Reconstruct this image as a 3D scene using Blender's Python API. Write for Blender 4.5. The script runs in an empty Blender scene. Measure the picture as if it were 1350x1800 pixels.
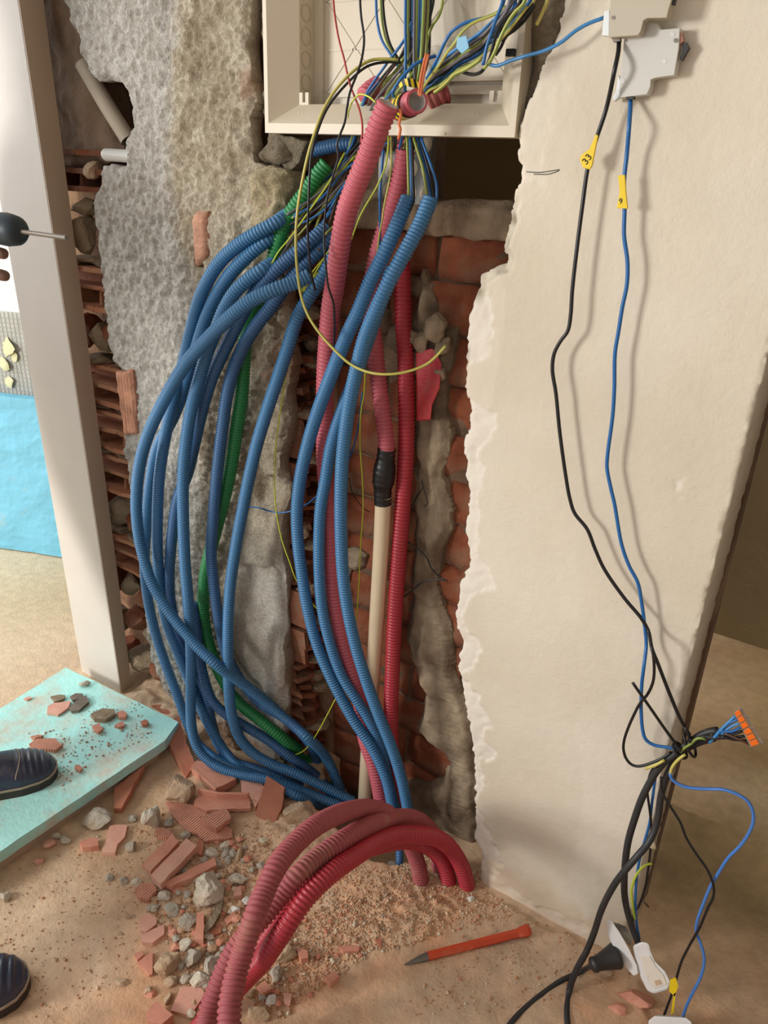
import bpy, bmesh, math, random
import numpy as np
from mathutils import Vector, Matrix
random.seed(7); rng = np.random.default_rng(7)
S = bpy.context.scene; COL = S.collection

# ---------------------------------------------------------------- camera, light, exposure
FPX = 1351.0; HC = 1.40; DC = 1.1293
def _n(v): v = np.array(v, float); return v/np.linalg.norm(v)
_dn = _n((-127, 2998, FPX)); _xl = _n((-2287, -706, FPX))
AZ = -_dn; AX = _n(-(_xl - _xl.dot(AZ)*AZ)); AY = np.cross(AZ, AX)
RW = np.stack([AX, AY, AZ])                       # camera (right, down, forward) -> world
CAM = np.array([0.0, -DC, HC])
cd = bpy.data.cameras.new('camera'); cam = bpy.data.objects.new('camera', cd); COL.objects.link(cam)
cd.sensor_fit = 'VERTICAL'; cd.sensor_height = 24.0; cd.lens = FPX/1800*24.0; cd.clip_start = 0.02
_r, _d, _f = RW[:, 0], RW[:, 1], RW[:, 2]
cam.matrix_world = Matrix(((_r[0], -_d[0], -_f[0], CAM[0]), (_r[1], -_d[1], -_f[1], CAM[1]),
                           (_r[2], -_d[2], -_f[2], CAM[2]), (0, 0, 0, 1)))
S.camera = cam
w = bpy.data.worlds.new('daylight'); S.world = w; w.use_nodes = True
bg = w.node_tree.nodes['Background']; bg.inputs[0].default_value = (0.93, 0.96, 1.0, 1); bg.inputs[1].default_value = 0.75
def area(name, loc, target, sx, sy, power, col):
    l = bpy.data.lights.new(name, 'AREA'); l.shape = 'RECTANGLE'; l.size = sx; l.size_y = sy; l.energy = power; l.color = col
    o = bpy.data.objects.new(name, l); COL.objects.link(o); o.location = loc
    o.rotation_euler = (Vector(target)-Vector(loc)).to_track_quat('-Z', 'Y').to_euler()
    return o
area('window_daylight', (-2.9, -3.1, 1.55), (-0.6, 0, 0.9), 0.7, 0.8, 100, (1.0, 0.965, 0.91))
area('doorway_daylight', (-4.6, -0.9, 1.9), (-1.4, 0.1, 0.3), 1.6, 2.0, 85, (0.95, 0.98, 1.0))
rl = area('rear_room_lamp', (.15, 1.1, 2.5), (.1, 1.02, 0), .25, .25, 2.4, (1.0, .92, .78)); rl.data.spread = math.radians(48)  # added fill for the pool of light on the rear floor
S.view_settings.view_transform = 'Standard'; S.view_settings.look = 'None'
S.view_settings.gamma = 1.0; S.view_settings.use_curve_mapping = False
S.view_settings.exposure = 0.0
S.cycles.use_denoising = True

# ---------------------------------------------------------------- measuring from the camera calibration
def ray(px, py): return RW @ np.array([px-675.0, py-900.0, FPX])
def P(px, py, y):                                  # point of the vertical plane y
    d = ray(px, py); return CAM + d*((y+DC)/d[1])
def G(px, py, z=0.0):                              # point of the horizontal plane z
    d = ray(px, py); return CAM + d*((z-HC)/d[2])

# ---------------------------------------------------------------- noise
def _hash(ix, iy, iz, seed):
    h = (ix*374761393 + iy*668265263 + iz*2147483647 + seed*1274126177) & 0xffffffff
    h = ((h ^ (h >> 13))*1274126177) & 0xffffffff
    return ((h ^ (h >> 16)) & 0xffff)/65535.0
def vn(p, seed=0):
    p = np.asarray(p, float)
    if p.shape[1] == 2: p = np.c_[p, np.zeros(len(p))]
    i = np.floor(p).astype(np.int64); f = p-i; f = f*f*(3-2*f); r = 0
    for dx in (0, 1):
        for dy in (0, 1):
            for dz in (0, 1):
                wt = (f[:, 0] if dx else 1-f[:, 0])*(f[:, 1] if dy else 1-f[:, 1])*(f[:, 2] if dz else 1-f[:, 2])
                r = r + wt*_hash(i[:, 0]+dx, i[:, 1]+dy, i[:, 2]+dz, seed)
    return r*2-1
def fbm(p, octs=4, seed=0, gain=0.5):
    p = np.asarray(p, float); r = 0; a = 1
    for k in range(octs): r = r + a*vn(p*2**k + 17.3*k, seed+k); a *= gain
    return r

# ---------------------------------------------------------------- materials
def lin(c): return tuple((x/255/12.92 if x/255 <= .04045 else ((x/255+.055)/1.055)**2.4) for x in c)
MATS = {}
def mat(name, rgb=None, rough=0.7, bump=0.0, bscale=60, var=0.0, vscale=8, attr=False, dust=None, dustamt=0.0, metal=0, spec=0.5,
        stripes=None, trans=0, grain=None):
    if name in MATS: return MATS[name]
    m = bpy.data.materials.new(name); m.use_nodes = True; nt = m.node_tree; N = nt.nodes; L = nt.links
    b = N['Principled BSDF']; b.inputs['Roughness'].default_value = rough; b.inputs['Metallic'].default_value = metal
    b.inputs['Specular IOR Level'].default_value = spec
    if trans: b.inputs['Transmission Weight'].default_value = trans
    tc = N.new('ShaderNodeTexCoord'); src = None
    if attr:
        a = N.new('ShaderNodeAttribute'); a.attribute_name = 'tint'; src = a.outputs['Color']
    else:
        c = N.new('ShaderNodeRGB'); c.outputs[0].default_value = (*lin(rgb), 1); src = c.outputs[0]
    def noise(sc, det=6, ro=.6):
        n = N.new('ShaderNodeTexNoise'); n.inputs['Scale'].default_value = sc; n.inputs['Detail'].default_value = det
        n.inputs['Roughness'].default_value = ro; L.new(tc.outputs['Object'], n.inputs['Vector']); return n.outputs['Fac']
    def mixc(fac, a, bcol, typ='MIX'):
        x = N.new('ShaderNodeMix'); x.data_type = 'RGBA'; x.blend_type = typ
        if isinstance(fac, float): x.inputs[0].default_value = fac
        else: L.new(fac, x.inputs[0])
        L.new(a, x.inputs[6])
        if isinstance(bcol, tuple): x.inputs[7].default_value = (*bcol, 1)
        else: L.new(bcol, x.inputs[7])
        return x.outputs[2]
    def ramp(f, lo, hi, a=0.0, bb=1.0):
        r = N.new('ShaderNodeMapRange'); L.new(f, r.inputs[0]); r.inputs[1].default_value = lo; r.inputs[2].default_value = hi
        r.inputs[3].default_value = a; r.inputs[4].default_value = bb; return r.outputs[0]
    if var:
        f = ramp(noise(vscale), .3, .7, 1-var, 1+var*.6)
        cb = N.new('ShaderNodeCombineColor')
        for k in range(3): L.new(f, cb.inputs[k])
        src = mixc(1.0, src, cb.outputs[0], 'MULTIPLY')
    if grain:                                          # fine speckle of another colour
        src = mixc(ramp(noise(grain[1], 3, .7), .55, .68, 0, grain[2]), src, lin(grain[0]))
    if dust:
        src = mixc(ramp(noise(9, 5, .65), .62-dustamt*.35, .8-dustamt*.25, 0, .85), src, lin(dust))
    L.new(src, b.inputs['Base Color'])
    h = None
    if bump:
        h = noise(bscale, 8, .65)
    if stripes:                                        # fine extruded ridges of hollow-brick faces
        wv = N.new('ShaderNodeTexWave'); wv.inputs['Scale'].default_value = stripes; wv.bands_direction = 'X'
        L.new(tc.outputs['Object'], wv.inputs['Vector'])
        if h is None: h = wv.outputs['Fac']
        else:
            ad = N.new('ShaderNodeMath'); ad.operation = 'ADD'; L.new(h, ad.inputs[0]); L.new(wv.outputs['Fac'], ad.inputs[1]); h = ad.outputs[0]
    if h is not None:
        bp = N.new('ShaderNodeBump'); bp.inputs['Strength'].default_value = 1.0; bp.inputs['Distance'].default_value = bump or .002
        L.new(h, bp.inputs['Height']); L.new(bp.outputs[0], b.inputs['Normal'])
    MATS[name] = m; return m

# ---------------------------------------------------------------- objects
def prop(o, label=None, cat=None, group=None, kind=None):
    if label: o['label'] = label
    if cat: o['category'] = cat
    if group: o['group'] = group
    if kind: o['kind'] = kind
    return o
def empty(name, loc, label=None, cat=None, group=None, kind=None):
    o = bpy.data.objects.new(name, None); COL.objects.link(o); o.location = loc; o.empty_display_size = .02
    prop(o, label, cat, group, kind)
    return o
def link(name, me, mats, parent=None, smooth=False, origin=None):
    for m in (mats if isinstance(mats, (list, tuple)) else [mats]): me.materials.append(m)
    if smooth: me.polygons.foreach_set('use_smooth', np.ones(len(me.polygons), bool))
    o = bpy.data.objects.new(name, me); COL.objects.link(o)
    if origin is not None:
        me.transform(Matrix.Translation(-Vector(origin))); o.location = origin
    if parent is not None:
        o.parent = parent
        pl = parent.location
        q = parent.parent
        tot = Vector(pl)
        if q is not None: tot = tot + q.location
        o.location = o.location - tot
    return o
def mesh(name, V, F, mats, parent=None, smooth=False, mi=None, tint=None, origin='auto'):
    V = np.asarray(V, float); me = bpy.data.meshes.new(name); me.from_pydata(V.tolist(), [], F if isinstance(F, list) else F.tolist())
    if mi is not None: me.polygons.foreach_set('material_index', np.asarray(mi, np.int32))
    if tint is not None:
        a = me.attributes.new('tint', 'FLOAT_COLOR', 'POINT'); a.data.foreach_set('color', np.c_[tint, np.ones(len(tint))].ravel().astype(np.float32))
    org = None
    if isinstance(origin, str) and origin == 'auto': org = tuple(V.mean(0))
    elif origin is not None: org = origin
    o = link(name, me, mats, parent, smooth, org); me.update(); return o
class MB:                                              # gathers simple solids into one mesh
    def __init__(s): s.V = []; s.F = []; s.M = []
    def add(s, V, F, m=0):
        k = len(s.V); s.V += [tuple(map(float, v)) for v in V]; s.F += [[i+k for i in f] for f in F]; s.M += [m]*len(F); return s
    def box(s, a, b, m=0):
        x0, y0, z0 = a; x1, y1, z1 = b
        return s.add([(x0,y0,z0),(x1,y0,z0),(x1,y1,z0),(x0,y1,z0),(x0,y0,z1),(x1,y0,z1),(x1,y1,z1),(x0,y1,z1)],
                     [[0,3,2,1],[4,5,6,7],[0,1,5,4],[1,2,6,5],[2,3,7,6],[3,0,4,7]], m)
    def hexa(s, pts, m=0):                             # 8 corners: bottom ring, top ring
        return s.add(pts, [[0,3,2,1],[4,5,6,7],[0,1,5,4],[1,2,6,5],[2,3,7,6],[3,0,4,7]], m)
    def prism(s, top, bottom, m=0):
        n = len(top); return s.add(list(top)+list(bottom), [list(range(n)), list(range(2*n-1, n-1, -1))] + [[i, i+n, (i+1) % n+n, (i+1) % n] for i in range(n)], m)
    def cyl(s, a, b, r0, r1=None, n=12, m=0):
        a = np.array(a, float); b = np.array(b, float); r1 = r0 if r1 is None else r1
        t = _n(b-a); u = _n(np.cross(t, (0, 0, 1) if abs(t[2]) < .9 else (1, 0, 0))); v = np.cross(t, u)
        V = [c + r*(u*math.cos(2*math.pi*i/n)+v*math.sin(2*math.pi*i/n)) for c, r in ((a, r0), (b, r1)) for i in range(n)]
        return s.add(V, [list(range(n-1, -1, -1)), list(range(n, 2*n))] + [[i, (i+1) % n, (i+1) % n+n, i+n] for i in range(n)], m)
    def build(s, name, mats, parent=None, smooth=False, bevel=0, origin='auto'):
        o = mesh(name, s.V, s.F, mats, parent, smooth, s.M if isinstance(mats, (list, tuple)) else None, None, origin)
        bm = bmesh.new(); bm.from_mesh(o.data); bmesh.ops.recalc_face_normals(bm, faces=bm.faces); bm.to_mesh(o.data); bm.free()
        if bevel:
            md = o.modifiers.new('bevel', 'BEVEL'); md.width = bevel; md.segments = 2; md.limit_method = 'ANGLE'
        return o
def spline(pts, step):
    p = np.array(pts, float)
    if len(p) == 2: p = np.array([p[0], p[0]*.67+p[1]*.33, p[0]*.33+p[1]*.67, p[1]])
    q = np.vstack([2*p[0]-p[1], p, 2*p[-1]-p[-2]]); out = []
    for i in range(1, len(q)-2):
        a, b, c, d = q[i-1:i+3]
        t1 = max(np.linalg.norm(b[:3]-a[:3])**.5, 1e-5); t2 = max(np.linalg.norm(c[:3]-b[:3])**.5, 1e-5); t3 = max(np.linalg.norm(d[:3]-c[:3])**.5, 1e-5)
        m1 = (c-a)/(t1+t2)*t2; m2 = (d-b)/(t2+t3)*t2
        m1 = t2*((b-a)/t1-(c-a)/(t1+t2)+(c-b)/t2); m2 = t2*((c-b)/t2-(d-b)/(t2+t3)+(d-c)/t3)
        for t in np.linspace(0, 1, 24, endpoint=False):
            h = 2*t**3-3*t**2+1, t**3-2*t**2+t, -2*t**3+3*t**2, t**3-t**2
            out.append(h[0]*b+h[1]*m1+h[2]*c+h[3]*m2)
    out.append(p[-1]); out = np.array(out)
    s = np.r_[0, np.cumsum(np.linalg.norm(np.diff(out, axis=0), axis=1))]
    n = max(2, int(s[-1]/step)+1); ss = np.linspace(0, s[-1], n)
    return np.stack([np.interp(ss, s, out[:, k]) for k in range(3)], 1), ss
def frames(C):
    T = np.gradient(C, axis=0); T /= np.linalg.norm(T, axis=1)[:, None]+1e-12
    u = _n(np.cross(T[0], (0.13, 1, 0.21))); U = [u]
    for i in range(1, len(C)):
        u = U[-1]-T[i]*U[-1].dot(T[i]); U.append(u/np.linalg.norm(u))
    U = np.array(U); return U, np.cross(T, U)
def sweep(C, R, n):
    U, W = frames(C); a = np.linspace(0, 2*np.pi, n, endpoint=False)
    V = C[:, None]+R[:, None, None]*(U[:, None]*np.cos(a)[None, :, None]+W[:, None]*np.sin(a)[None, :, None])
    k = len(C); i = np.arange(k-1)[:, None]*n; j = np.arange(n)[None]; j2 = (j+1) % n
    F = np.stack([i+j, i+j2, i+n+j2, i+n+j], -1).reshape(-1, 4)
    return V.reshape(-1, 3), F.tolist()
def conduit(name, pts, r, m, label, cat='conduit', group=None, pitch=.0060, groove=.20, n=18, open_end=False, open_tail=False, lining=None):
    """corrugated hose along world points; every rib is real geometry"""
    fine, ss = spline(pts, pitch/4)
    k = np.arange(len(fine)) % 4
    prof = np.array([1-groove, 1-groove*.25, 1.0, 1-groove*.35])[k]
    V, F = sweep(fine, r*prof, n); V = V.tolist(); mi = [0]*len(F)
    for flag, end in ((open_end, 0), (open_tail, 1)):
        ring = list(range(n)) if end == 0 else list(range((len(fine)-1)*n, len(fine)*n))
        if not flag:
            F.append(ring[::-1] if end == 0 else ring); mi.append(0); continue
        U, W = frames(fine); ci = 0 if end == 0 else len(fine)-1; dep = min(28, len(fine)-1); cj = dep if end == 0 else len(fine)-1-dep
        b0 = len(V)
        for c in (ci, cj):
            for a in np.linspace(0, 2*np.pi, n, endpoint=False): V.append((fine[c]+r*.80*(U[c]*math.cos(a)+W[c]*math.sin(a))).tolist())
        for j in range(n):
            j2 = (j+1) % n
            F.append([ring[j], b0+j, b0+j2, ring[j2]] if end == 0 else [ring[j], ring[j2], b0+j2, b0+j]); mi.append(0 if lining is None else 1)
            F.append([b0+j, b0+n+j, b0+n+j2, b0+j2]); mi.append(0 if lining is None else 1)
        F.append([b0+n+j for j in range(n)]); mi.append(0 if lining is None else 1)
    o = mesh(name, V, F, [m, lining or m], None, True, mi, origin=tuple(fine[len(fine)//2]))
    return prop(o, label, cat, group)
def wire(pts, r, ms, label, cat='wire', group=None, name='wire', parent=None, n=8, step=.006, twist=0):
    C, ss = spline(pts, step); V, F = sweep(C, np.full(len(C), r), n); mi = None
    if isinstance(ms, (list, tuple)):                  # two-colour earth wire: the second colour is a band of the ring
        mi = [1 if (i % n) in (0, 1, 4) else 0 for i in range(len(F))]
    F = F+[list(range(n))[::-1], list(range((len(C)-1)*n, len(C)*n))]
    if mi is not None: mi += [0, 0]
    o = mesh(name, V, F, ms, parent, True, mi, origin=tuple(C[len(C)//2]))
    if parent is None: prop(o, label, cat, group)
    elif label: o['label'] = label
    return o
def px3(pts, dy=0): return [P(a, b, c+dy) for a, b, c in pts]

def poly_sd(X, poly):
    poly = np.asarray(poly); d = np.full(len(X), 1e9); near = np.zeros((len(X), 2)); ins = np.zeros(len(X), bool)
    for i in range(len(poly)):
        a = poly[i]; b = poly[(i+1) % len(poly)]; e = b-a; L2 = e.dot(e)
        if L2 < 1e-14: continue
        t = np.clip(((X-a)@e)/L2, 0, 1); q = a+t[:, None]*e; dd = ((X-q)**2).sum(1); m = dd < d
        d[m] = dd[m]; near[m] = q[m]
        c = (a[1] > X[:, 1]) != (b[1] > X[:, 1])
        if c.any():
            xi = a[0]+(X[:, 1]-a[1])*e[0]/(e[1] if abs(e[1]) > 1e-12 else 1e-12); ins ^= c & (X[:, 0] < xi)
    return np.where(ins, 1, -1)*np.sqrt(d), near
def ragged(poly, seg, amp, seed, straight=()):
    poly = [np.array(p, float) for p in poly]; out = []
    for i, a in enumerate(poly):
        b = poly[(i+1) % len(poly)]; L = np.linalg.norm(b-a); n = max(1, int(L/seg))
        nr = np.array([-(b-a)[1], (b-a)[0]])/max(L, 1e-9)
        for k in range(n):
            q = a+(b-a)*k/n
            if i not in straight and amp: q = q+nr*amp*(.35 if q[0] > -.2 else 1)*float(fbm(np.array([[q[0]/seg/2.2, q[1]/seg/2.2]]), 3, seed)[0])
            out.append(q)
    return np.array(out)
def slab(name, poly, res, yf, cf, thick, m, parent=None, kind=None, label=None, smooth=True):
    """upright relief panel: outline in (x, z), front surface y = yf(X, inside distance), colour cf, extruded back by thick"""
    poly = np.asarray(poly); lo = poly.min(0)-res; hi = poly.max(0)+res
    gx = np.arange(lo[0], hi[0]+res, res); gz = np.arange(lo[1], hi[1]+res, res)
    nx, nz = len(gx), len(gz); A, B = np.meshgrid(gx, gz); X = np.c_[A.ravel(), B.ravel()]
    sd, near = poly_sd(X, poly)
    snap = (sd < res*.42); X2 = X.copy(); X2[snap] = near[snap]; sd2 = np.where(snap, 0, sd)
    ok = (sd > -res*.75)
    idx = np.arange(nx*nz).reshape(nz, nx)
    q = np.stack([idx[:-1, :-1], idx[:-1, 1:], idx[1:, 1:], idx[1:, :-1]], -1).reshape(-1, 4)
    q = q[ok[q].all(1) & (sd[q].max(1) > res*.42)]
    used = np.unique(q); rm = np.full(nx*nz, -1); rm[used] = np.arange(len(used)); q = rm[q]
    X = X2[used]; sdu = sd2[used]
    y = yf(X, sdu); V = np.c_[X[:, 0], y, X[:, 1]]; n0 = len(V)
    e = np.concatenate([q[:, [0, 1]], q[:, [1, 2]], q[:, [2, 3]], q[:, [3, 0]]])
    key = np.sort(e, 1); _, inv, cnt = np.unique(key, axis=0, return_inverse=True, return_counts=True); be = e[cnt[inv.ravel()] == 1]
    bv = np.unique(be); bm = np.full(n0, -1); bm[bv] = n0+np.arange(len(bv))
    back = V[bv].copy(); back[:, 1] = thick
    sk = np.stack([be[:, 1], be[:, 0], bm[be[:, 0]], bm[be[:, 1]]], 1)
    F = q.tolist()+sk.tolist(); V = np.vstack([V, back])
    Xa = np.vstack([X, X[bv]]); col = cf(Xa, np.r_[sdu, sdu[bv]*0-.001])
    o = mesh(name, V, F, m, parent, smooth, None, col, origin=None)
    if smooth: o.data.polygons.foreach_set('use_smooth', np.r_[np.ones(len(q), bool), np.zeros(len(sk), bool)])
    return prop(o, label, None, None, kind)
def pxz(pts, y=0.0): return [P(a, b, y)[[0, 2]] for a, b in pts]
def mixcol(a, b, t): t = np.clip(t, 0, 1)[:, None]; return np.array(lin(a))*(1-t)+np.array(lin(b))*t
def sstep(x, a, b): t = np.clip((x-a)/(b-a), 0, 1); return t*t*(3-2*t)
# ================================================================ MATERIAL LIBRARY
M_plaster = mat('painted_plaster', attr=True, rough=.75, bump=.0018, bscale=55, var=.05, vscale=5)
M_render = mat('cement_render', attr=True, rough=.95, bump=.011, bscale=230, var=.3, vscale=160)
M_mortar = mat('old_mortar', attr=True, rough=.95, bump=.006, bscale=70, var=.3, vscale=25)
M_dirt = mat('dusty_floor', attr=True, rough=.95, bump=.0028, bscale=120, var=.16, vscale=35)
M_brick = mat('fired_clay', (184, 122, 90), .85, .003, 90, .25, 22, dust=(180, 154, 124), dustamt=.35)
M_brickdk = mat('old_clay', (140, 74, 44), .9, .006, 45, .45, 16, dust=(122, 100, 80), dustamt=.45)
M_brickst = mat('striped_clay', (214, 148, 122), .85, .0028, 90, .15, 22, stripes=55)
M_stone = mat('mortar_lump', (158, 138, 112), .95, .014, 60, .3, 30)
M_blue = mat('blue_corrugated_plastic', (60, 116, 162), .42, var=.08, vscale=6)
M_bluedk = mat('dark_blue_corrugated_plastic', (54, 98, 144), .45, var=.12, vscale=6)
M_green = mat('green_corrugated_plastic', (34, 128, 70), .42, var=.1, vscale=6)
M_pink = mat('pink_corrugated_plastic', (190, 92, 104), .5, var=.08, vscale=9)
M_red = mat('red_corrugated_plastic', (170, 46, 58), .42, var=.08, vscale=6)
M_maroon = mat('dusty_maroon_corrugated_plastic', (158, 76, 80), .65, var=.12, vscale=8, dust=(160, 120, 96), dustamt=.2)
M_lining = mat('white_inner_lining', (205, 200, 195), .6)
M_pvc = mat('cream_pipe_plastic', (214, 196, 166), .4, var=.05, vscale=12)
M_greypipe = mat('grey_pipe', (176, 164, 146), .6, var=.1, vscale=12)
M_box = mat('ivory_box_plastic', (206, 195, 174), .45, var=.04, vscale=6)
M_tape = mat('black_tape', (24, 24, 27), .35, .0012, 60)
M_wblue = mat('blue_wire', (32, 100, 166), .35)
M_wlblue = mat('light_blue_wire', (64, 136, 196), .35)
M_wblack = mat('black_wire', (20, 20, 23), .35)
M_wgrey = mat('grey_wire', (96, 92, 98), .4)
M_wbrown = mat('brown_wire', (84, 58, 46), .4)
M_wyel = mat('yellow_wire', (198, 188, 100), .4)
M_wygr = mat('green_stripe', (132, 152, 70), .4)
M_wlime = mat('lime_wire', (190, 205, 60), .4)
M_wred = mat('red_wire', (168, 58, 52), .4)
M_orange = mat('orange_cord', (226, 128, 84), .6)
YG = [M_wyel, M_wygr]
M_cable = mat('black_cable_sheath', (40, 40, 42), .5, dust=(120, 110, 98), dustamt=.1)
M_brk = mat('grey_breaker_plastic', (204, 204, 198), .45)
M_brkb = mat('shaded_breaker_plastic', (186, 178, 160), .5)  # shade of the tilted upper breaker, put into its colour
M_metal = mat('zinc_metal', (190, 190, 188), .35, metal=.9)
M_dark = mat('dark_plastic', (38, 36, 36), .45)
M_white = mat('white_plastic', (232, 232, 232), .35)
M_clear = mat('clear_plastic', (235, 225, 215), .15, trans=.85)
M_lever = mat('orange_plastic', (240, 110, 24), .35)
M_tag = mat('yellow_tape', (236, 204, 20), .5, var=.06, vscale=30)
M_ink = mat('black_ink', (28, 26, 22), .7)
M_chisel = mat('orange_paint', (196, 72, 40), .5, .0008, 60, .12, 25, dust=(196, 150, 112), dustamt=.2)
M_steel = mat('worn_steel', (120, 112, 104), .45, metal=.6)
M_xps = mat('turquoise_foam', (178, 236, 230), .8, .0022, 60, .08, 6, dust=(206, 180, 156), dustamt=.42)
M_xpsb = mat('sky_blue_foam', (124, 198, 226), .7, .004, 16, .1, 3, dust=(176, 190, 190), dustamt=.12)
M_plank = mat('dusty_plank', (196, 172, 148), .85, .002, 40, .1, 9)
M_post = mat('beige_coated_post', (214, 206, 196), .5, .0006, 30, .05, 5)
M_postside = mat('shaded_coated_post', (186, 166, 146), .55, .0006, 30, .05, 5)  # darker copy of the post coat, carries the shade of its side
M_wallrear = mat('olive_grey_wall', (160, 142, 108), .9, .002, 30, .12, 4)
M_tilepat = mat('patterned_tile', (84, 84, 80), .4)

# ================================================================ SETTING
# ---- plaster wall on the right
edge = [(1003,-40),(992,0),(984,50),(968,92),(950,130),(936,160),(923,185),(912,235),(911,262),(917,300),(905,345),(888,395),(880,430),(884,462),(862,474),
 (840,484),(830,520),(822,560),(821,610),(819,680),(829,735),(815,780),(818,830),(824,880),(819,930),(826,985),(808,1030),(799,1090),(811,1130),
 (806,1180),(818,1250),(828,1300),(835,1370),(836,1430),(833,1478),(847,1505),(844,1548)]
L = pxz(edge); L = [(a, max(b, .0)) for a, b in L]; L.append((-.43, -.01)); zt = 2.05
polyR = ragged([(L[0][0], zt)]+L+[(-.130, -.01), (-.133, .30), (-.131, .44), (-.137, .47), (-.133, .9), (-.130, 1.25), (-.135, 1.6), (-.132, zt)], .0045, .0034, 3)
chip = lambda X: fbm(X*14, 3, 11)
def yR(X, sd):
    left = X[:, 0] < -.2
    c = sstep(.030+.035*chip(X)+.006*fbm(X*90, 2, 12)-sd, 0, .003)*left*(1-sstep(X[:, 1], 1.28, 1.42)*.7)
    e = sstep(.006-sd, 0, .006)
    gq = sstep(.022+.008*chip(X)-sd, 0, .006)*left*sstep(X[:, 1], 1.20, 1.225)*(1-sstep(X[:, 1], 1.345, 1.37))
    return gq*(.007+.004*fbm(X*45, 3, 6))+.0006*fbm(X*9, 3, 5)+.0024*c+.0035*e*(.6+.8*fbm(X*90, 2, 8))+.0018*c*fbm(X*50, 2, 9)
def cR(X, sd):
    left = X[:, 0] < -.2
    c = sstep(.030+.035*chip(X)+.006*fbm(X*90, 2, 12)-sd, 0, .003)*left*(1-sstep(X[:, 1], 1.28, 1.42)*.8)
    col = mixcol((213, 202, 182), (223, 214, 197), .5+.7*fbm(X*4, 4, 21))
    col = col*(1-.6*c[:, None])+np.array(lin((232, 226, 216)))*.6*c[:, None]
    gq = sstep(.022+.008*chip(X)-sd, 0, .006)*left*sstep(X[:, 1], 1.20, 1.225)*(1-sstep(X[:, 1], 1.345, 1.37))
    col = col*(1-gq[:, None])+mixcol((150, 138, 118), (206, 196, 178), .5+.8*fbm(X*60, 3, 22))*gq[:, None]
    low = sstep(.11-X[:, 1]+.02*fbm(X*20, 3, 4), 0, .05)[:, None]*.55
    col = col*(1-low)+np.array(lin((205, 180, 152)))*low
    brk = (sd < 0)[:, None]
    s = sstep(fbm(X*[3.1, .9]*3, 4, 33), .55, .75)[:, None]*.22
    col = col*(1-s)+np.array(lin((236, 228, 214)))*s
    return np.where(brk, np.array(lin((150, 132, 110))), col)
slab('wall_right', polyR, .0036, yR, cR, .165, M_plaster, kind='structure')
# ---- pencil mark scratched beside the box
wire([P(925, 302, -.0006), P(950, 303, -.0006), P(972, 300, -.0006), P(986, 298, -.0006), P(965, 306, -.0006), P(938, 306, -.0006)], .0005, M_ink,
     'short dark pencil scrawl on the cream wall beside the cavity', 'pencil mark', name='pencil_mark')

# ---- rough cement render on the left
outl = [(60,-60),(108,0),(128,55),(136,95),(150,128),(166,140),(186,136),(206,145),(219,162),(229,195),(229,222),(219,248),(216,289),(176,291),(172,330),(160,346),
 (161,376),(166,420),(170,470),(177,520),(182,560),(186,600),(193,636),(207,652),(217,656),(222,700),(216,745),(213,790),(221,850),(228,905),(236,960),(248,1030),(252,1090),
 (262,1160),(285,1216),(312,1262),(400,1312),(486,1362),(497,1290),(495,1225),(501,1150),(491,1080),(498,1010),(489,950),(497,880),(490,820),(505,745),(500,690),(514,640),(500,600),
 (512,560),(500,520),(520,480),(512,430),(520,400),(486,388),(484,330),(476,296),(440,286),(437,240),(446,180),(433,110),(441,0),(446,-60)]
def yL(X, sd):
    u = fbm(X*9, 3, 51); g = fbm(X*105, 2, 52, .6); gg = fbm(X*38, 2, 53)
    left = sstep(-X[:, 0], 1.22, 1.30)                         # the even roughcast zone
    lowp = sstep(.75-X[:, 1]+.05*u, 0, .08)*sstep(X[:, 0], -1.17, -1.10)
    rough = np.where(left > .5, .8, 1.25)*(1-.85*lowp)
    y = -.004+.0055*left-.004*left*0+.007*u*(1-left*.7)-.0045*rough*g-.0022*gg*rough
    y += .012*sstep(u, .35, .7)*(1-left)
    y += .010*sstep(.012-sd, 0, .012)
    for (sx, sz) in SLOTS:                                     # two narrow clay-brick slots
        d = np.abs(X-[sx, sz]); y = np.where((d[:, 0] < .0085) & (d[:, 1] < .019), .07, y)
    return y
SLOTS = pxz([(355, 452), (421, 408)])
def cL(X, sd):
    u = fbm(X*6, 4, 61); v = fbm(X*25, 3, 62); g = fbm(X*80, 2, 63)
    left = sstep(-X[:, 0]+.03*u, 1.20, 1.26)
    c = mixcol((206, 190, 164), (230, 218, 194), .5+.8*v)      # beige scratch coat
    c = c*(1-left[:, None])+mixcol((204, 199, 188), (230, 225, 216), .5+.7*g)*left[:, None]
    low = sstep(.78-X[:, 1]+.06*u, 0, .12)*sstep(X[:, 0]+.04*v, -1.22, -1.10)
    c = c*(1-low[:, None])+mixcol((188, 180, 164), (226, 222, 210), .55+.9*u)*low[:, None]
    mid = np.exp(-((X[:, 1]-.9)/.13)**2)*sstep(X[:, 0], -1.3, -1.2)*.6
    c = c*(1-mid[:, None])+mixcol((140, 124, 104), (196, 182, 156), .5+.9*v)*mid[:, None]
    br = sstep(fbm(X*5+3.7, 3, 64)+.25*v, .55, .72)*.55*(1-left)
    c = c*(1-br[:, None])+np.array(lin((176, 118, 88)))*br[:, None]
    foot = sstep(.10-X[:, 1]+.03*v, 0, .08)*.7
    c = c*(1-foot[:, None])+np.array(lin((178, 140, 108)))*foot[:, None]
    return np.where((sd < 0)[:, None], np.array(lin((150, 118, 90))), c)
pl = pxz(outl); pl[0] = np.array((pl[0][0]-.02, 1.95)); pl[-1] = np.array((pl[-1][0], 1.95))
pl = [np.array((p[0], max(p[1], -.01))) for p in pl]
wall_left = slab('wall_left', ragged(pl, .012, .0045, 4), .0036, yL, cL, .034, M_render, kind='structure')

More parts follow.
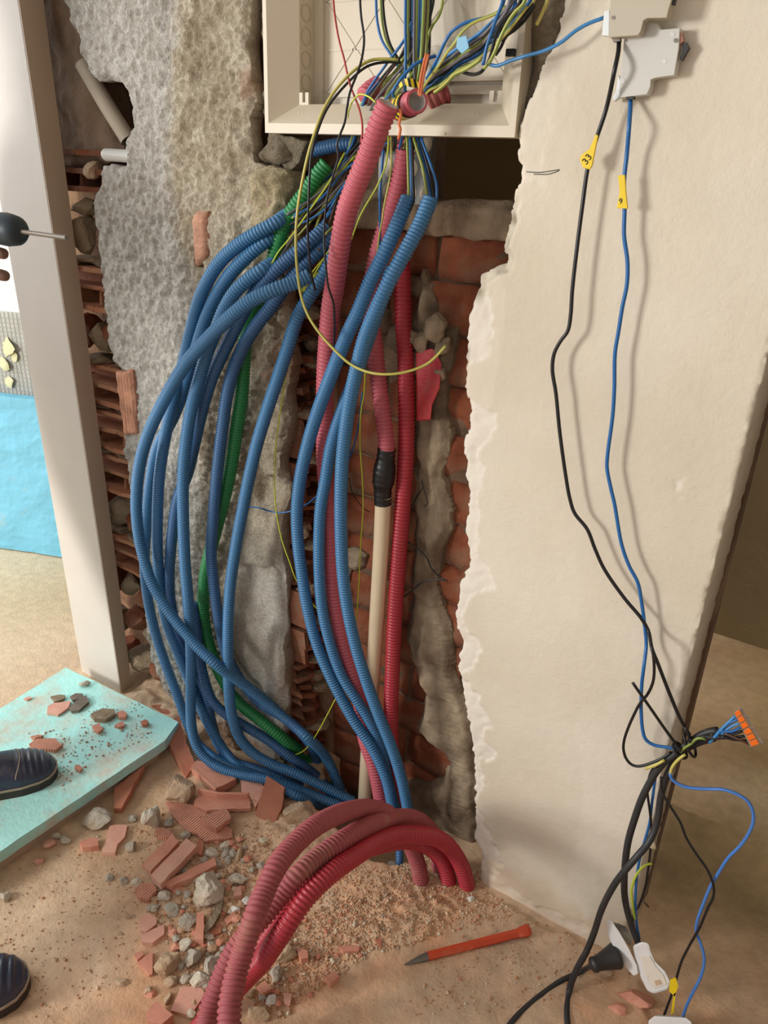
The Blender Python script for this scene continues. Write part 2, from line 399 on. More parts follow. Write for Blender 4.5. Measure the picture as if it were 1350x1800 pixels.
# ---- wall core: mortar backing behind render and bricks, with the cavity cut out of it
core = empty('wall_back', (-.9, .12, 0), kind='structure')
def cM(base, hi, seed):
    return lambda X, sd: mixcol(base, hi, .5+.7*fbm(X*9, 4, seed))
zT = 1.95
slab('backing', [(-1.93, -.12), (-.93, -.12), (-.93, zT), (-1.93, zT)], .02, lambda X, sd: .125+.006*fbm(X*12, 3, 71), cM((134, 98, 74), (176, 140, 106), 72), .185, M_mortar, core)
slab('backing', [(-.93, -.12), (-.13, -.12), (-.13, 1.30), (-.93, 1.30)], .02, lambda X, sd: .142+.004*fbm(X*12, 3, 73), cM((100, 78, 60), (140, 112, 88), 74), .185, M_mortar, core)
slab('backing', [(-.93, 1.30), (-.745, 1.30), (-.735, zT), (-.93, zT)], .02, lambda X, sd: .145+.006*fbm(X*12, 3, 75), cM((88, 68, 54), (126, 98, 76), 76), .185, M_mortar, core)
slab('backing', [(-.50, 1.30), (-.13, 1.30), (-.13, zT), (-.50, zT)], .02, lambda X, sd: .060+.008*fbm(X*12, 3, 77), cM((120, 104, 84), (172, 156, 132), 78), .165, M_mortar, core)
# mortar bed on top of the cavity bricks
def yl(X, sd): return .118+.012*fbm(X*16, 3, 81)+.03*sstep(X[:, 1], 1.335, 1.36)
slab('mortar_bed', ragged([(-.93, 1.292), (-.50, 1.292), (-.50, 1.352), (-.60, 1.356), (-.70, 1.350), (-.93, 1.36)], .012, .004, 5), .005, yl, cM((122, 100, 78), (168, 146, 118), 82), .185, M_mortar, core)
# left reveal edge strips of crumbled concrete beside the box
def yb(X, sd): return .016+.010*fbm(X*24, 3, 91)+.012*sstep(.01-sd, 0, .01)-.005*fbm(X*80, 2, 92)
slab('concrete_lump', ragged(pxz([(440,-60),(462,-60),(463,60),(470,180),(474,236),(492,262),(496,284),(470,293),(444,284),(452,240),(440,170),(452,120),(442,60)]), .01, .004, 6), .004, yb, cM((134, 120, 100), (190, 176, 150), 93), .06, M_render, core)
slab('concrete_lump', ragged(pxz([(474,238),(520,246),(508,288),(486,300),(478,280)]), .01, .003, 7), .004, lambda X, sd: .030+.006*fbm(X*24, 3, 94), cM((128, 118, 100), (160, 148, 126), 95), .09, M_render, core)
slab('concrete_lump', ragged(pxz([(436,300),(470,288),(498,300),(504,330),(496,372),(510,396),(480,416),(452,400),(438,350)]), .01, .003, 8), .004, lambda X, sd: -.012+.010*fbm(X*24, 3, 96)-.006*fbm(X*75, 2, 97)+.02*sstep(.014-sd, 0, .014), cM((176, 156, 120), (212, 196, 160), 98), .06, M_render, core)
# crumbled grey edge between box and plaster
slab('concrete_lump', ragged(pxz([(940,-60),(1010,-60),(994,10),(982,60),(966,100),(945,150),(926,190),(912,236),(905,236),(924,150),(938,100),(936,30)], .02), .01, .003, 9), .004, lambda X, sd: .016+.012*fbm(X*22, 3, 99), cM((112, 98, 80), (168, 152, 128), 100), .07, M_render, core)

# ---- bricks: a hollow clay brick broken open, its webs standing as shelves
def jig(V, a): return [tuple(np.array(v)+rng.normal(0, a, 3)) for v in V]
def hollow(x0, x1, z0, h, yf, yb, facing, m, seed):
    """webs along x opening to the front (facing 'y') or along y opening to +x (facing 'x')"""
    r = random.Random(seed); b = MB(); t = .0105
    lev = [0, h*.5-t/2, h-t]
    if facing == 'y':
        for k, l in enumerate(lev):
            d = r.uniform(0, .012) if k != 1 else r.uniform(.002, .020)
            n = 5; xs = np.linspace(x0, x1, n); fr = [yf+d+r.uniform(-.007, .010) for _ in xs]
            for i in range(n-1):
                b.hexa(jig([(xs[i], fr[i], z0+l), (xs[i+1], fr[i+1], z0+l), (xs[i+1], yb, z0+l), (xs[i], yb, z0+l),
                        (xs[i], fr[i], z0+l+t), (xs[i+1], fr[i+1], z0+l+t), (xs[i+1], yb, z0+l+t), (xs[i], yb, z0+l+t)], .0007))
        for q in (.12, r.uniform(.35, .5), r.uniform(.7, .9)):
            x = x0+(x1-x0)*q
            b.hexa(jig([(x, yf+.02, z0), (x+t, yf+.025, z0), (x+t, yb, z0), (x, yb, z0), (x, yf+.03, z0+h*.5), (x+t, yf+.022, z0+h*.5), (x+t, yb, z0+h*.5), (x, yb, z0+h*.5)], .001))
        b.box((x0, yb-.010, z0), (x1, yb, z0+h))
    else:
        for k, l in enumerate(lev):
            n = 6; ys = np.linspace(yf, yb, n); fr = [x1+r.uniform(-.030, .006) for _ in ys]
            for i in range(n-1):
                b.hexa(jig([(x0, ys[i], z0+l), (fr[i], ys[i], z0+l), (fr[i+1], ys[i+1], z0+l), (x0, ys[i+1], z0+l),
                        (x0, ys[i], z0+l+t), (fr[i]-.004, ys[i], z0+l+t), (fr[i+1]-.004, ys[i+1], z0+l+t), (x0, ys[i+1], z0+l+t)], .001))
        for y in (yf, yf+(yb-yf)*.5, yb-t):
            x = x1-r.uniform(0, .035)
            for l in (0, h*.5):
                if r.random() < .8: b.hexa(jig([(x0, y, z0+l), (x, y, z0+l), (x, y+t, z0+l), (x0, y+t, z0+l), (x0, y, z0+l+h*.5), (x-.006, y, z0+l+h*.5), (x-.006, y+t, z0+l+h*.5), (x0, y+t, z0+l+h*.5)], .001))
        b.box((x0-.01, yf, z0), (x0, yb, z0+h))
    return b.build('brick', m, core)
def lump_mesh(sx, sy, sz, seed, sub=2, cut=.5):
    bm = bmesh.new(); bmesh.ops.create_icosphere(bm, subdivisions=sub, radius=1); V = np.array([v.co[:] for v in bm.verts]); F = [[v.index for v in f.verts] for f in bm.faces]; bm.free()
    r = np.random.default_rng(seed)
    for _ in range(10):                                         # a few flat fracture faces
        d = _n(r.normal(size=3)); k = r.uniform(cut, max(cut+.02, .92)); s = V@d; V = V-np.maximum(s-k, 0)[:, None]*d
    V = V*(1+.13*fbm(V*1.7+seed*3.1, 3, seed)+.06*fbm(V*4.5+seed, 3, seed+5))[:, None]
    V /= np.abs(V).max(0)
    return V*[sx, sy, sz], F
def lump(name, loc, size, m, seed, parent=None, rotz=0, sub=2, smooth=False):
    V, F = lump_mesh(*size, seed, sub); c, s = math.cos(rotz), math.sin(rotz)
    V = np.c_[V[:, 0]*c-V[:, 1]*s, V[:, 0]*s+V[:, 1]*c, V[:, 2]]+np.array(loc)
    return mesh(name, V, F, m, parent, smooth, origin=tuple(loc))
# strip between post and render, course by course
z = 0.03; k = 0
while z < 1.18:
    zm = z+.05
    xl = -1.60; xr = -1.60+.02
    j = np.argmin(np.abs(np.array([p[1] for p in pl[3:36]])-zm)); xr = pl[3:36][j][0]+.012
    if k in (1, 4, 8) or (z < .5 and k % 2 == 0):
        n = 3
        for i in range(n):
            lump('stone', (-1.68+(xr+1.68)*(i+.5)/n+.0, .060+random.uniform(-.008, .012), z+.052+random.uniform(-.012, .012)), ((xr+1.70)/n*.60, .044, random.uniform(.036, .056)), M_stone if (i+k) % 2 else M_brickdk, 200+k*7+i, core)
    else:
        hollow(-1.76, xr, z, .098, .020, .098, 'y', M_brick, 300+k)
        for i in range(2):
            lump('stone', (-1.66+(xr+1.66)*(i+.5)/2, .062, z+.106), (.055, .04, .012), M_stone, 260+k*3+i, core)
    z += .115; k += 1
# the big beige stone and the broken red brick near the top of the strip
lump('stone', tuple(P(146, 408, .05)), (.040, .04, .050), M_stone, 41, core, sub=3)
lump('stone', tuple(P(148, 362, .055)), (.040, .03, .022), M_stone, 42, core)
hollow(-1.70, -1.475, P(130, 335, .06)[2], .085, .035, .12, 'y', M_brickdk, 43)
lump('stone', tuple(P(164, 298, .05)), (.022, .03, .020), M_plank, 44, core)
# left reveal of the cavity: broken brick ends facing the hollow
z = 0.02; k = 0
while z < 1.28:
    hollow(-1.0, -.945+random.uniform(-.012, .008), z, .088, .036, .148, 'x', M_brickdk, 400+k)
    lump('stone', (-.955, random.uniform(.06, .12), z+.096), (.03, .035, .014), M_stone, 460+k, core)
    if k % 2 == 0: lump('stone', (-.965, random.uniform(.05, .12), z+random.choice((.03, .07))), (.022, .022, .020), M_stone if k % 4 else M_brickdk, 480+k, core)
    z += .102; k += 1
# back of the cavity: solid brick faces in courses
def facebrick(x0, x1, z0, z1, y, seed):
    r = np.random.default_rng(seed); nx, nz = 9, 5
    xs = np.linspace(x0, x1, nx); zs = np.linspace(z0, z1, nz); A, B = np.meshgrid(xs, zs); X = np.c_[A.ravel(), B.ravel()]
    yy = y+.007*fbm(X*22, 3, seed)+r.uniform(-.004, .005)+.003*(np.abs((X[:, 1]-(z0+z1)/2))/(z1-z0)*2)**8
    X = X+r.normal(0, .0012, X.shape)
    V = np.c_[X[:, 0], yy, X[:, 1]].tolist(); F = [[j*nx+i, j*nx+i+1, (j+1)*nx+i+1, (j+1)*nx+i] for j in range(nz-1) for i in range(nx-1)]
    per = [i for i in range(nx)]+[j*nx+nx-1 for j in range(1, nz)]+[(nz-1)*nx+i for i in range(nx-2, -1, -1)]+[j*nx for j in range(nz-2, 0, -1)]
    b0 = len(V); V += [(V[i][0], .156, V[i][2]) for i in per]
    F += [[per[(i+1) % len(per)], per[i], b0+i, b0+(i+1) % len(per)] for i in range(len(per))]
    return mesh('brick', V, F, M_brickdk, core, True)
z = -.10; k = 0
while z < 1.30:
    h = min(.088, 1.314-z); off = (.0, .11)[k % 2]
    x = -.95-off*.9
    while x < -.36:
        a, bb = max(x+.006, -.95), min(x+.226, -.36)
        if bb-a > .02: facebrick(a, bb, z+.001, z+h+.001, .133, 500+k*9+int((x+1.2)*20))
        x += .232
    z += .094; k += 1
# rough mortar smeared over the bricks where an old pipe ran
def ymc(X, sd): return .108+.010*fbm(X*18, 4, 111)+.018*sstep(.018-sd, 0, .018)+.003*np.sin(X[:, 1]*880)*np.exp(-((X[:, 0]-(-.675+.12*sstep(.8-X[:, 1], 0, .8)))/.018)**2)*sstep(fbm(X*6, 2, 7), -.3, .1)
chan = [(735,470),(770,560),(800,575),(792,640),(772,720),(790,770),(772,840),(792,900),(776,960),(762,1030),(790,1110),(796,1180),(820,1250),(838,1330),(836,1400),(838,1500),(700,1540),(690,1380),(770,1378),(784,1342),(730,1290),(745,1225),(722,1180),(706,1110),(722,1010),(718,900),(724,800),(720,700),(712,600)]
slab('mortar_patch', ragged(pxz(chan, .11), .014, .006, 12), .0045, ymc, cM((118, 100, 80), (170, 152, 126), 112), .15, M_mortar, core)
for i, (a, b, w_, h_) in enumerate([(700,595,26,34),(665,560,24,30),(620,985,20,22),(590,1010,22,26),(735,505,30,22),(745,575,34,24)]):
    q = pxz([(a-w_,b-h_*.6),(a,b-h_),(a+w_,b-h_*.3),(a+w_*.8,b+h_*.7),(a-w_*.2,b+h_),(a-w_,b+h_*.4)], .12)
    slab('mortar_patch', ragged(q, .012, .004, 20+i), .005, lambda X, sd: .118+.006*fbm(X*26, 3, 121)+.014*sstep(.012-sd, 0, .012), cM((130, 110, 90), (172, 154, 132), 122), .15, M_mortar, core)
for i, (a, b, s_) in enumerate([(762, 578, .028), (742, 600, .020), (780, 610, .018), (725, 596, .016), (772, 655, .014)]):
    lump('stone', tuple(P(a, b, .098)), (s_, s_*.7, s_*1.1), M_stone, 600+i, core, sub=3)
# patches of ridged clay brick laid bare in the render
M_brickh = mat('ridged_clay', (192, 134, 108), .85, .0028, 90, .15, 22, stripes=45)
o = slab('brick', ragged(pxz([(343,378),(352,368),(371,371),(372,410),(366,462),(350,470),(346,430)]), .008, .003, 51), .004, lambda X, sd: -.0135+.0016*np.sin(X[:, 1]*560)+.008*sstep(.006-sd, 0, .006), cM((182, 128, 104), (206, 160, 134), 52), .02, M_mortar, core)
slab('brick', ragged(pxz([(206,652),(234,650),(242,700),(243,762),(222,766),(212,700)]), .008, .003, 53), .003, lambda X, sd: -.008+.0018*np.sin(X[:, 0]*620)+.006*sstep(.006-sd, 0, .006), cM((176, 118, 92), (200, 146, 118), 54), .03, M_mortar, core)
# top-left recess: bare mortar back, dark hole and its slanting pipe
def ytl(X, sd): return .052+.006*fbm(X*14, 3, 131)+.012*sstep(.015-sd, 0, .015)
slab('mortar_patch', ragged(pxz([(-40,-60),(120,-60),(150,60),(165,128),(205,250),(218,262),(170,290),(110,300),(20,300)], .05), .014, .004, 31), .005, ytl, cM((122, 100, 82), (146, 124, 104), 132), .12, M_mortar, core)

# ---- floor: screed, dirt mound and the pit inside the cavity
def floor_grid(name, x0, x1, y0, y1, res):
    gx = np.arange(x0, x1+res/2, res); gy = np.arange(y0, y1+res/2, res); A, B = np.meshgrid(gx, gy); X = np.c_[A.ravel(), B.ravel()]
    zf, cf = floor_z(X), floor_c(X); nx = len(gx); ny = len(gy); idx = np.arange(nx*ny).reshape(ny, nx)
    q = np.stack([idx[:-1, :-1], idx[:-1, 1:], idx[1:, 1:], idx[1:, :-1]], -1).reshape(-1, 4)
    return mesh(name, np.c_[X, zf], q, M_dirt, None, True, None, cf, origin=None)
moundc = [(G(680, 1610)[:2], .10, .014), (G(770, 1610)[:2], .08, .006), (G(500, 1480)[:2], .10, .020), (G(380, 1600)[:2], .13, .010)]
SCR = np.array([G(a, b)[:2] for a, b in [(520, 1830), (600, 1780), (690, 1700), (760, 1640), (830, 1585), (900, 1600), (1030, 1665), (1130, 1700), (1150, 1900), (500, 2000)]])
def floor_z(X):
    z = .0022*fbm(X*14, 4, 141)
    scr, _ = poly_sd(X, SCR); s = sstep(scr+.012*fbm(X*30, 2, 4), -.004, .006)
    rough = np.zeros(len(X))
    for c, r, h in moundc:
        g = np.exp(-((X-np.array(c))**2).sum(1)/r**2); z = z+h*g*(1-s); rough += g
    z = z+.0045*fbm(X*70, 3, 142)*np.clip(rough, 0, 1)*(1-s)+s*(.007+.0005*fbm(X*60, 2, 9))
    wallf = sstep(X[:, 1], -.08, .0)*(X[:, 0] < -1.25)*(X[:, 0] > -1.55)*.018; z = z+wallf*(1+.5*fbm(X*20, 3, 143))
    inx = sstep(X[:, 0]+.02*fbm(X*20, 2, 3), -.93, -.86)*(1-sstep(X[:, 0], -.47, -.43))
    yfront = np.interp(X[:, 0], [-.93, -.80, -.70, -.62, -.56, -.43], [-.03, -.055, -.095, -.082, -.01, .03])
    pit = inx*sstep(X[:, 1]+.008*fbm(X*30, 2, 5), yfront, yfront+.025)
    dep = np.interp(X[:, 0], [-.9, -.66, -.58, -.5], [.15, .13, .035, .03])
    return z*(1-pit)-pit*dep*(X[:, 1] < .30)
def floor_c(X):
    u = fbm(X*5, 4, 151); v = fbm(X*22, 4, 152)
    c = mixcol((196, 163, 130), (222, 194, 162), .5+.6*u+.25*v)
    red = sstep(X[:, 0], -1.15, -.75)*sstep(-X[:, 1], -.1, .06); red = red*(.55+.5*v)
    c = c*(1-red[:, None]*.75)+mixcol((192, 130, 92), (214, 160, 120), .5+.7*v)*red[:, None]*.75
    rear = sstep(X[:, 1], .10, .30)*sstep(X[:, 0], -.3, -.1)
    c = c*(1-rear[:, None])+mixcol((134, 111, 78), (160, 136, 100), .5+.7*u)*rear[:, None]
    gr = sstep(fbm(X*3.1+5, 4, 153), .1, .7)*.4
    c = c*(1-gr[:, None])+np.array(lin((196, 180, 158)))*gr[:, None]
    out = sstep(-X[:, 0], 1.75, 1.85)[:, None]
    return c*(1-out)+mixcol((206, 182, 146), (228, 208, 176), .5+.8*u)*out
f1 = floor_grid('floor', -1.76, .36, -1.02, .48, .005); prop(f1, kind='structure')
big = MB()
for a in ((-5.2, -4.5, -1.76, 2.2), (-1.76, -4.5, .36, -1.02), (.36, -4.5, 2.6, 2.2), (-1.76, .48, .36, 2.2)):
    n = 12; xs = np.linspace(a[0], a[2], n); ys = np.linspace(a[1], a[3], n)
    big.add([(x, y, -.001) for y in ys for x in xs], [[j*n+i, j*n+i+1, (j+1)*n+i+1, (j+1)*n+i] for j in range(n-1) for i in range(n-1)])
V = np.array(big.V); o = mesh('floor', V, big.F, M_dirt, None, False, None, floor_c(V[:, :2]), origin=None); prop(o, kind='structure')

# ---- dark room behind, and the open bright side on the left
def plain(name, a, b, m): o = MB().box(a, b).build(name, m); return prop(o, kind='structure')
plain('wall_rear', (-1.6, 1.36, -.02), (2.6, 1.46, 2.7), M_wallrear)
plain('wall_rear_left', (-1.60, .19, -.02), (-1.52, 1.36, 2.7), M_wallrear)
plain('wall_far_right', (2.5, -4.4, -.02), (2.6, .165, 2.7), M_wallrear)
plain('wall_front_right', (1.3, 0, -.02), (2.5, .165, 2.7), M_wallrear)
plain('ceiling', (-1.6, -1.9, 2.7), (2.6, 1.46, 2.78), mat('ceiling_paint', (214, 206, 192), .9))
plain('wall_upper', (-1.93, .0, 1.95), (-.93, .185, 2.7), M_wallrear)
plain('wall_upper_middle', (-.93, .09, 1.95), (-.13, .185, 2.7), M_wallrear)
plain('wall_upper_right', (-.13, .0, 2.06), (1.3, .165, 2.7), M_wallrear)
# ================================================================ LEFT SIDE: post, outer wall, boards
PA = np.array([-2.645, .278]); PB = np.array([-2.418, .366]); PD = (PB-PA)/np.linalg.norm(PB-PA); PN = np.array([-PD[1], PD[0]])
def PL(px, py, off=0.0):                                  # point of the upright plane of the outer wall, off metres behind the board
    d = ray(px, py); t = ((PA-CAM[:2]).dot(PN)+off)/d[:2].dot(PN); return CAM+d*t
post = empty('metal_post', (-1.66, -.03, 0), 'tall beige rectangular post at the end of the broken wall, shaded on its narrow side', 'post')
def pc(t, fx, y0, y1): return (fx[0]+(fx[1]-fx[0])*t, y0+(y1-y0)*t)
H = 2.25; t = H/1.67
rf = pc(t, (-1.570, -1.598), -.028, -.044); lf = pc(t, (-1.742, -1.775), -.030, -.046)
b = MB().hexa([(-1.742, -.030, 0), (-1.570, -.028, 0), (-1.570, .0, 0), (-1.742, .0, 0), (lf[0], lf[1], H), (rf[0], rf[1], H), (rf[0], .0, H), (lf[0], .0, H)])
b.build('front_face', M_post, post, bevel=.002)
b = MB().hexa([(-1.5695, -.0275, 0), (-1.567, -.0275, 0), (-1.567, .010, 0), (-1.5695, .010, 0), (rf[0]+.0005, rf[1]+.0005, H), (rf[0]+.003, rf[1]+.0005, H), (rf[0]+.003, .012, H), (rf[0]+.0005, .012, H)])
b.build('shaded_side', M_postside, post)  # thin sheet on the post's side, its shade painted in
# grey filler crumbs squeezed beside the post
def wallbox(name, s0, s1, off0, off1, z0, z1, m, kind='structure'):
    q = [PA+PD*s0+PN*off0, PA+PD*s1+PN*off0, PA+PD*s1+PN*off1, PA+PD*s0+PN*off1]
    o = MB().hexa([(*p, z0) for p in q]+[(*p, z1) for p in q]).build(name, m)
    return prop(o, kind=kind)
zmesh = PL(20, 549, .09)[2]; zb1 = PL(30, 697, .06)[2]
wallbox('wall_outer', -2.5, 1.20, .10, .2, -.02, 2.7, mat('white_plaster', (238, 238, 234), .9, .004, 40, .06, 8))
wallbox('trim_1', -2.5, 1.15, .088, .10, -.01, zmesh, mat('grey_mesh_coat', (190, 190, 182), .9, .004, 45, .15, 12, dust=(214, 206, 150), dustamt=.2))
# reinforcing mesh threads standing proud of the grey coat
thr = MB()
for i in range(60):
    s = -.35+i*.016; p = PA+PD*s+PN*.0865
    thr.add([(p[0], p[1], .5), (p[0]+PD[0]*.003, p[1]+PD[1]*.003, .5), (p[0]+PD[0]*.003, p[1]+PD[1]*.003, zmesh), (p[0], p[1], zmesh)], [[0, 1, 2, 3]])
for i in range(int((zmesh-.5)/.016)):
    zz = .5+i*.016; p = PA+PD*(-.35)+PN*.086; q = PA+PD*.6+PN*.086
    thr.add([(p[0], p[1], zz), (q[0], q[1], zz), (q[0], q[1], zz+.003), (p[0], p[1], zz+.003)], [[0, 1, 2, 3]])
thr.build('mesh_threads', mat('mesh_thread', (168, 168, 162), .9), bpy.data.objects['trim_1'])['kind'] = 'stuff'
for i, (a, c, s_) in enumerate([(12, 610, .05), (6, 640, .035), (24, 627, .025), (16, 672, .03)]):
    p = PL(a, c, .086); lump('foam_patch', tuple(p), (s_, .006, s_*.8), mat('yellow_foam', (206, 202, 162), .95, .004, 60, .1, 20), 650+i, bpy.data.objects['trim_1'])
# sky-blue board leaning upright against the outer wall
gx = np.linspace(-1.1, .46, 80); gz = np.linspace(0, zb1, 40); A, B = np.meshgrid(gx, gz); Xs = np.c_[A.ravel(), B.ravel()]
dd = .0035*fbm(Xs*[9, 22], 4, 160); lean = Xs[:, 1]*.06
fr = np.c_[PA[0]+PD[0]*Xs[:, 0]+PN[0]*(lean+dd), PA[1]+PD[1]*Xs[:, 0]+PN[1]*(lean+dd), Xs[:, 1]+.004]
bk = fr+np.r_[PN*.038, 0]; nx = len(gx); nz = len(gz)
F = [[j*nx+i, j*nx+i+1, (j+1)*nx+i+1, (j+1)*nx+i] for j in range(nz-1) for i in range(nx-1)]; k = len(fr)
F += [[f+k for f in q[::-1]] for q in F]
per = list(range(nx))+[j*nx+nx-1 for j in range(1, nz)]+[(nz-1)*nx+i for i in range(nx-2, -1, -1)]+[j*nx for j in range(nz-2, 0, -1)]
F += [[per[(i+1) % len(per)], per[i], per[i]+k, per[(i+1) % len(per)]+k] for i in range(len(per))]
prop(mesh('foam_board', np.vstack([fr, bk]), F, M_xpsb), 'sky blue foam board standing upright against the meshed outer wall', 'foam board')
# turquoise board lying on the floor on a beige plank
def fquad(pts, z): return [tuple(G(a, b, z)) for a, b in pts]
c0 = np.array(G(116, 1173, .058)); c1 = np.array(G(314, 1269, .058)); c2 = np.array(G(291, 1301, .058)); c3 = np.array(G(0, 1496, .058)); c4 = np.array(G(0, 1246, .058))
u = (c3-c2)/np.linalg.norm(c3-c2); far = c2+u*1.15; far2 = c0+(c4-c0)/np.linalg.norm(c4-c0)*1.05
ring = [c0, c1, c2, far, far2]
def boardmesh(name, ring, z0, z1, m, amp, seed):
    pts = []
    for i, a in enumerate(ring):
        bb = ring[(i+1) % len(ring)]; n = max(2, int(np.linalg.norm(bb-a)/.03))
        for q in range(n): pts.append(a+(bb-a)*q/n)
    pts = np.array(pts); j = amp*fbm(np.c_[pts[:, :2]*40], 3, seed)
    ctr = pts.mean(0); dirs = pts-ctr; dirs /= np.linalg.norm(dirs, axis=1)[:, None]; pts = pts+dirs*j[:, None]
    top = [(p[0], p[1], z1) for p in pts]; bot = [(p[0], p[1], z0) for p in pts]
    return MB().prism(top, bot).build(name, m)
prop(boardmesh('foam_board', ring, .030, .058, M_xps, .0022, 3), 'turquoise foam board lying flat on the floor, dusted with brick rubble', 'foam board')
r2 = [p+np.array([.0, -.004, 0]) for p in ring]
r2[1] = r2[1]+np.array([-.03, -.0, 0]); r2[0] = r2[0]+np.array([.01, -.02, 0]); r2[2] = r2[2]+np.array([-.02, -.008, 0])
prop(boardmesh('plank', r2, -.004, .0295, M_plank, .0015, 4), 'dusty beige board lying on the floor underneath the turquoise foam board', 'board')
# pipes in the top-left recess
C, _ = spline([P(146, 112, .035), P(185, 180, .04), P(226, 246, .05)], .01); V, F = sweep(C, np.full(len(C), .017), 16)
prop(mesh('pipe', V, F, M_greypipe, None, True), 'dusty grey pipe slanting through the hole in the top left corner', 'pipe')
C, _ = spline([P(182, 272, .012), P(186, 272, .012), P(232, 275, .02)], .004); R = np.full(len(C), .0125); R[0] = .004; R[1] = .010
V, F = sweep(C, R, 16); F = F+[list(range(16))[::-1]]
prop(mesh('pipe', V, F, mat('pale_grey_pipe', (196, 196, 190), .4), None, True), 'short pale grey pipe stub with a rounded end poking from the render edge', 'pipe')

# ================================================================ DISTRIBUTION BOX
X0, X1, Z0, Z1 = -.997, -.524, 1.444, 1.95
box = empty('distribution_box', ((X0+X1)/2, .04, Z0), 'open ivory recessed distribution box with its cover off, hung above the cavity', 'electrical box')
i0, i1, j0, j1 = X0+.0455, X1-.0455, Z0+.0465, Z1-.0465; yo, yi, ybk = -.006, .033, .082
def frame_side(a, b, c, d, ia, ib, nm):
    return None
r_ = .015; FS = []
fo = [(X0, Z0), (X1, Z0), (X1, Z1), (X0, Z1)]; fr_ = [(X0+.008, Z0+r_), (X1-.010, Z0+r_), (X1-.010, Z1-r_), (X0+.008, Z1-r_)]; fi = [(i0, j0), (i1, j0), (i1, j1), (i0, j1)]
for k, nm in enumerate(('bottom', 'right', 'top', 'left')):
    a, bq = k, (k+1) % 4; b = MB()
    V = [(*fo[a][:1], yo, fo[a][1]), (fo[bq][0], yo, fo[bq][1]), (fr_[bq][0], yo, fr_[bq][1]), (fr_[a][0], yo, fr_[a][1]), (fi[a][0], yi, fi[a][1]), (fi[bq][0], yi, fi[bq][1]),
         (fo[a][0], yi+.004, fo[a][1]), (fo[bq][0], yi+.004, fo[bq][1]), (fi[a][0], yi+.004, fi[a][1]), (fi[bq][0], yi+.004, fi[bq][1])]
    b.add(V, [[0, 1, 2, 3], [3, 2, 5, 4], [1, 0, 6, 7], [4, 5, 9, 8], [6, 8, 9, 7]])
    fs = b.build('frame_side', M_box, box); FS.append(fs)
b = MB(); b.box((i0-.004, ybk, j0-.02), (i1+.004, ybk+.003, j1)); BP = b.build('back_panel', M_box, box)
b = MB(); b.box((i0-.005, yi, j0-.03), (i0-.002, ybk, j1)); b.box((i0-.002, ybk-.006, j0), (i0+.016, ybk, j1)); SW = b.build('side_wall', M_box, box)
b = MB(); b.box((i1+.001, yi, j0-.03), (i1+.004, ybk, j1)); b.build('side_wall', M_box, box)
# ribs of the back panel
ribs = MB()
def rib(p, q, w_=.0013):
    p = np.array(p); q = np.array(q); d = (q-p)/np.linalg.norm(q-p); n_ = np.array([-d[1], d[0]])*w_
    pts = [p-n_, q-n_, q+n_, p+n_]; ribs.hexa([(*[a[0]], ybk-.0014, a[1]) for a in pts]+[(a[0], ybk, a[1]) for a in pts])
bx0, bx1 = i0+.02, i1-.004
for zz in (j0+.022, j0+.085, j0+.155, j0+.25): rib((bx0, zz), (bx1, zz))
for q in range(3):
    xa = bx0+(bx1-bx0)*q/3; xb = bx0+(bx1-bx0)*(q+1)/3
    for (za, zb_) in ((j0+.022, j0+.155), (j0+.155, j0+.29)): rib((xa, za), (xb, zb_), .0009); rib((xa, zb_), (xb, za), .0009)
ribs.build('panel_ribs', M_box, BP)
b = MB(); b.box((bx0+.03, ybk-.006, j0+.014), (bx0+.13, ybk, j0+.024)); b.build('rail_lug', M_box, BP)
b = MB(); b.box((bx1-.14, ybk-.008, j0+.016), (bx1-.005, ybk, j0+.028)); b.box((bx1-.14, ybk-.008, j0+.034), (bx1-.005, ybk, j0+.040)); b.build('rail_lug', M_box, BP)
for kz in range(5):                                       # knock-out rings on the inner left wall
    zz = j0+.035+kz*.034; kb = MB()
    for (ra, rb) in ((.013, .0118),):
        n = 20
        V = [(i0-.0012, (yi+ybk)/2-.004+r0*math.cos(2*math.pi*q/n), zz+r0*math.sin(2*math.pi*q/n)) for r0 in (ra, rb) for q in range(n)]
        kb.add(V, [[q, (q+1) % n, n+(q+1) % n, n+q] for q in range(n)])
    kb.build('knockout_ring', mat('box_shadow_plastic', (190, 180, 160), .5), SW)
for (a, c, s_) in ((536, 178, 1), (872, 177, 1)):          # small forked hooks
    p = P(a, c, yi+.002); b = MB(); h = .013; 
    b.box((p[0]-.010, yi-.001, p[2]-.012), (p[0]+.010, yi+.004, p[2]-.002)); b.box((p[0]-.010, yi-.001, p[2]-.002), (p[0]-.003, yi+.004, p[2]+h)); b.box((p[0]+.003, yi-.001, p[2]-.002), (p[0]+.010, yi+.004, p[2]+h))
    b.build('cover_hook', M_box, FS[0])
for a in (531, 838):                                        # upright slotted lugs on the slanted lower flange
    p = P(a, 222, .002); q = P(a, 197, .020); b = MB()
    for dx in (-.0065, .0015): b.hexa([(p[0]+dx, p[1]-.004, p[2]), (p[0]+dx+.005, p[1]-.004, p[2]), (p[0]+dx+.005, p[1]+.006, p[2]), (p[0]+dx, p[1]+.006, p[2]), (q[0]+dx, q[1]-.004, q[2]), (q[0]+dx+.005, q[1]-.004, q[2]), (q[0]+dx+.005, q[1]+.006, q[2]), (q[0]+dx, q[1]+.006, q[2])])
    b.build('flange_lug', M_box, FS[0])
p = P(781, 235, yo); b = MB(); b.cyl((p[0], yo+.001, p[2]), (p[0], yo-.0012, p[2]), .0022, n=10); b.build('rivet', M_box, FS[0])
p = P(909, 97, yi-.02); b = MB(); b.box((p[0]-.006, -.012, p[2]-.004), (p[0]+.006, -.004, p[2]+.005)); b.build('catch', M_dark, box)
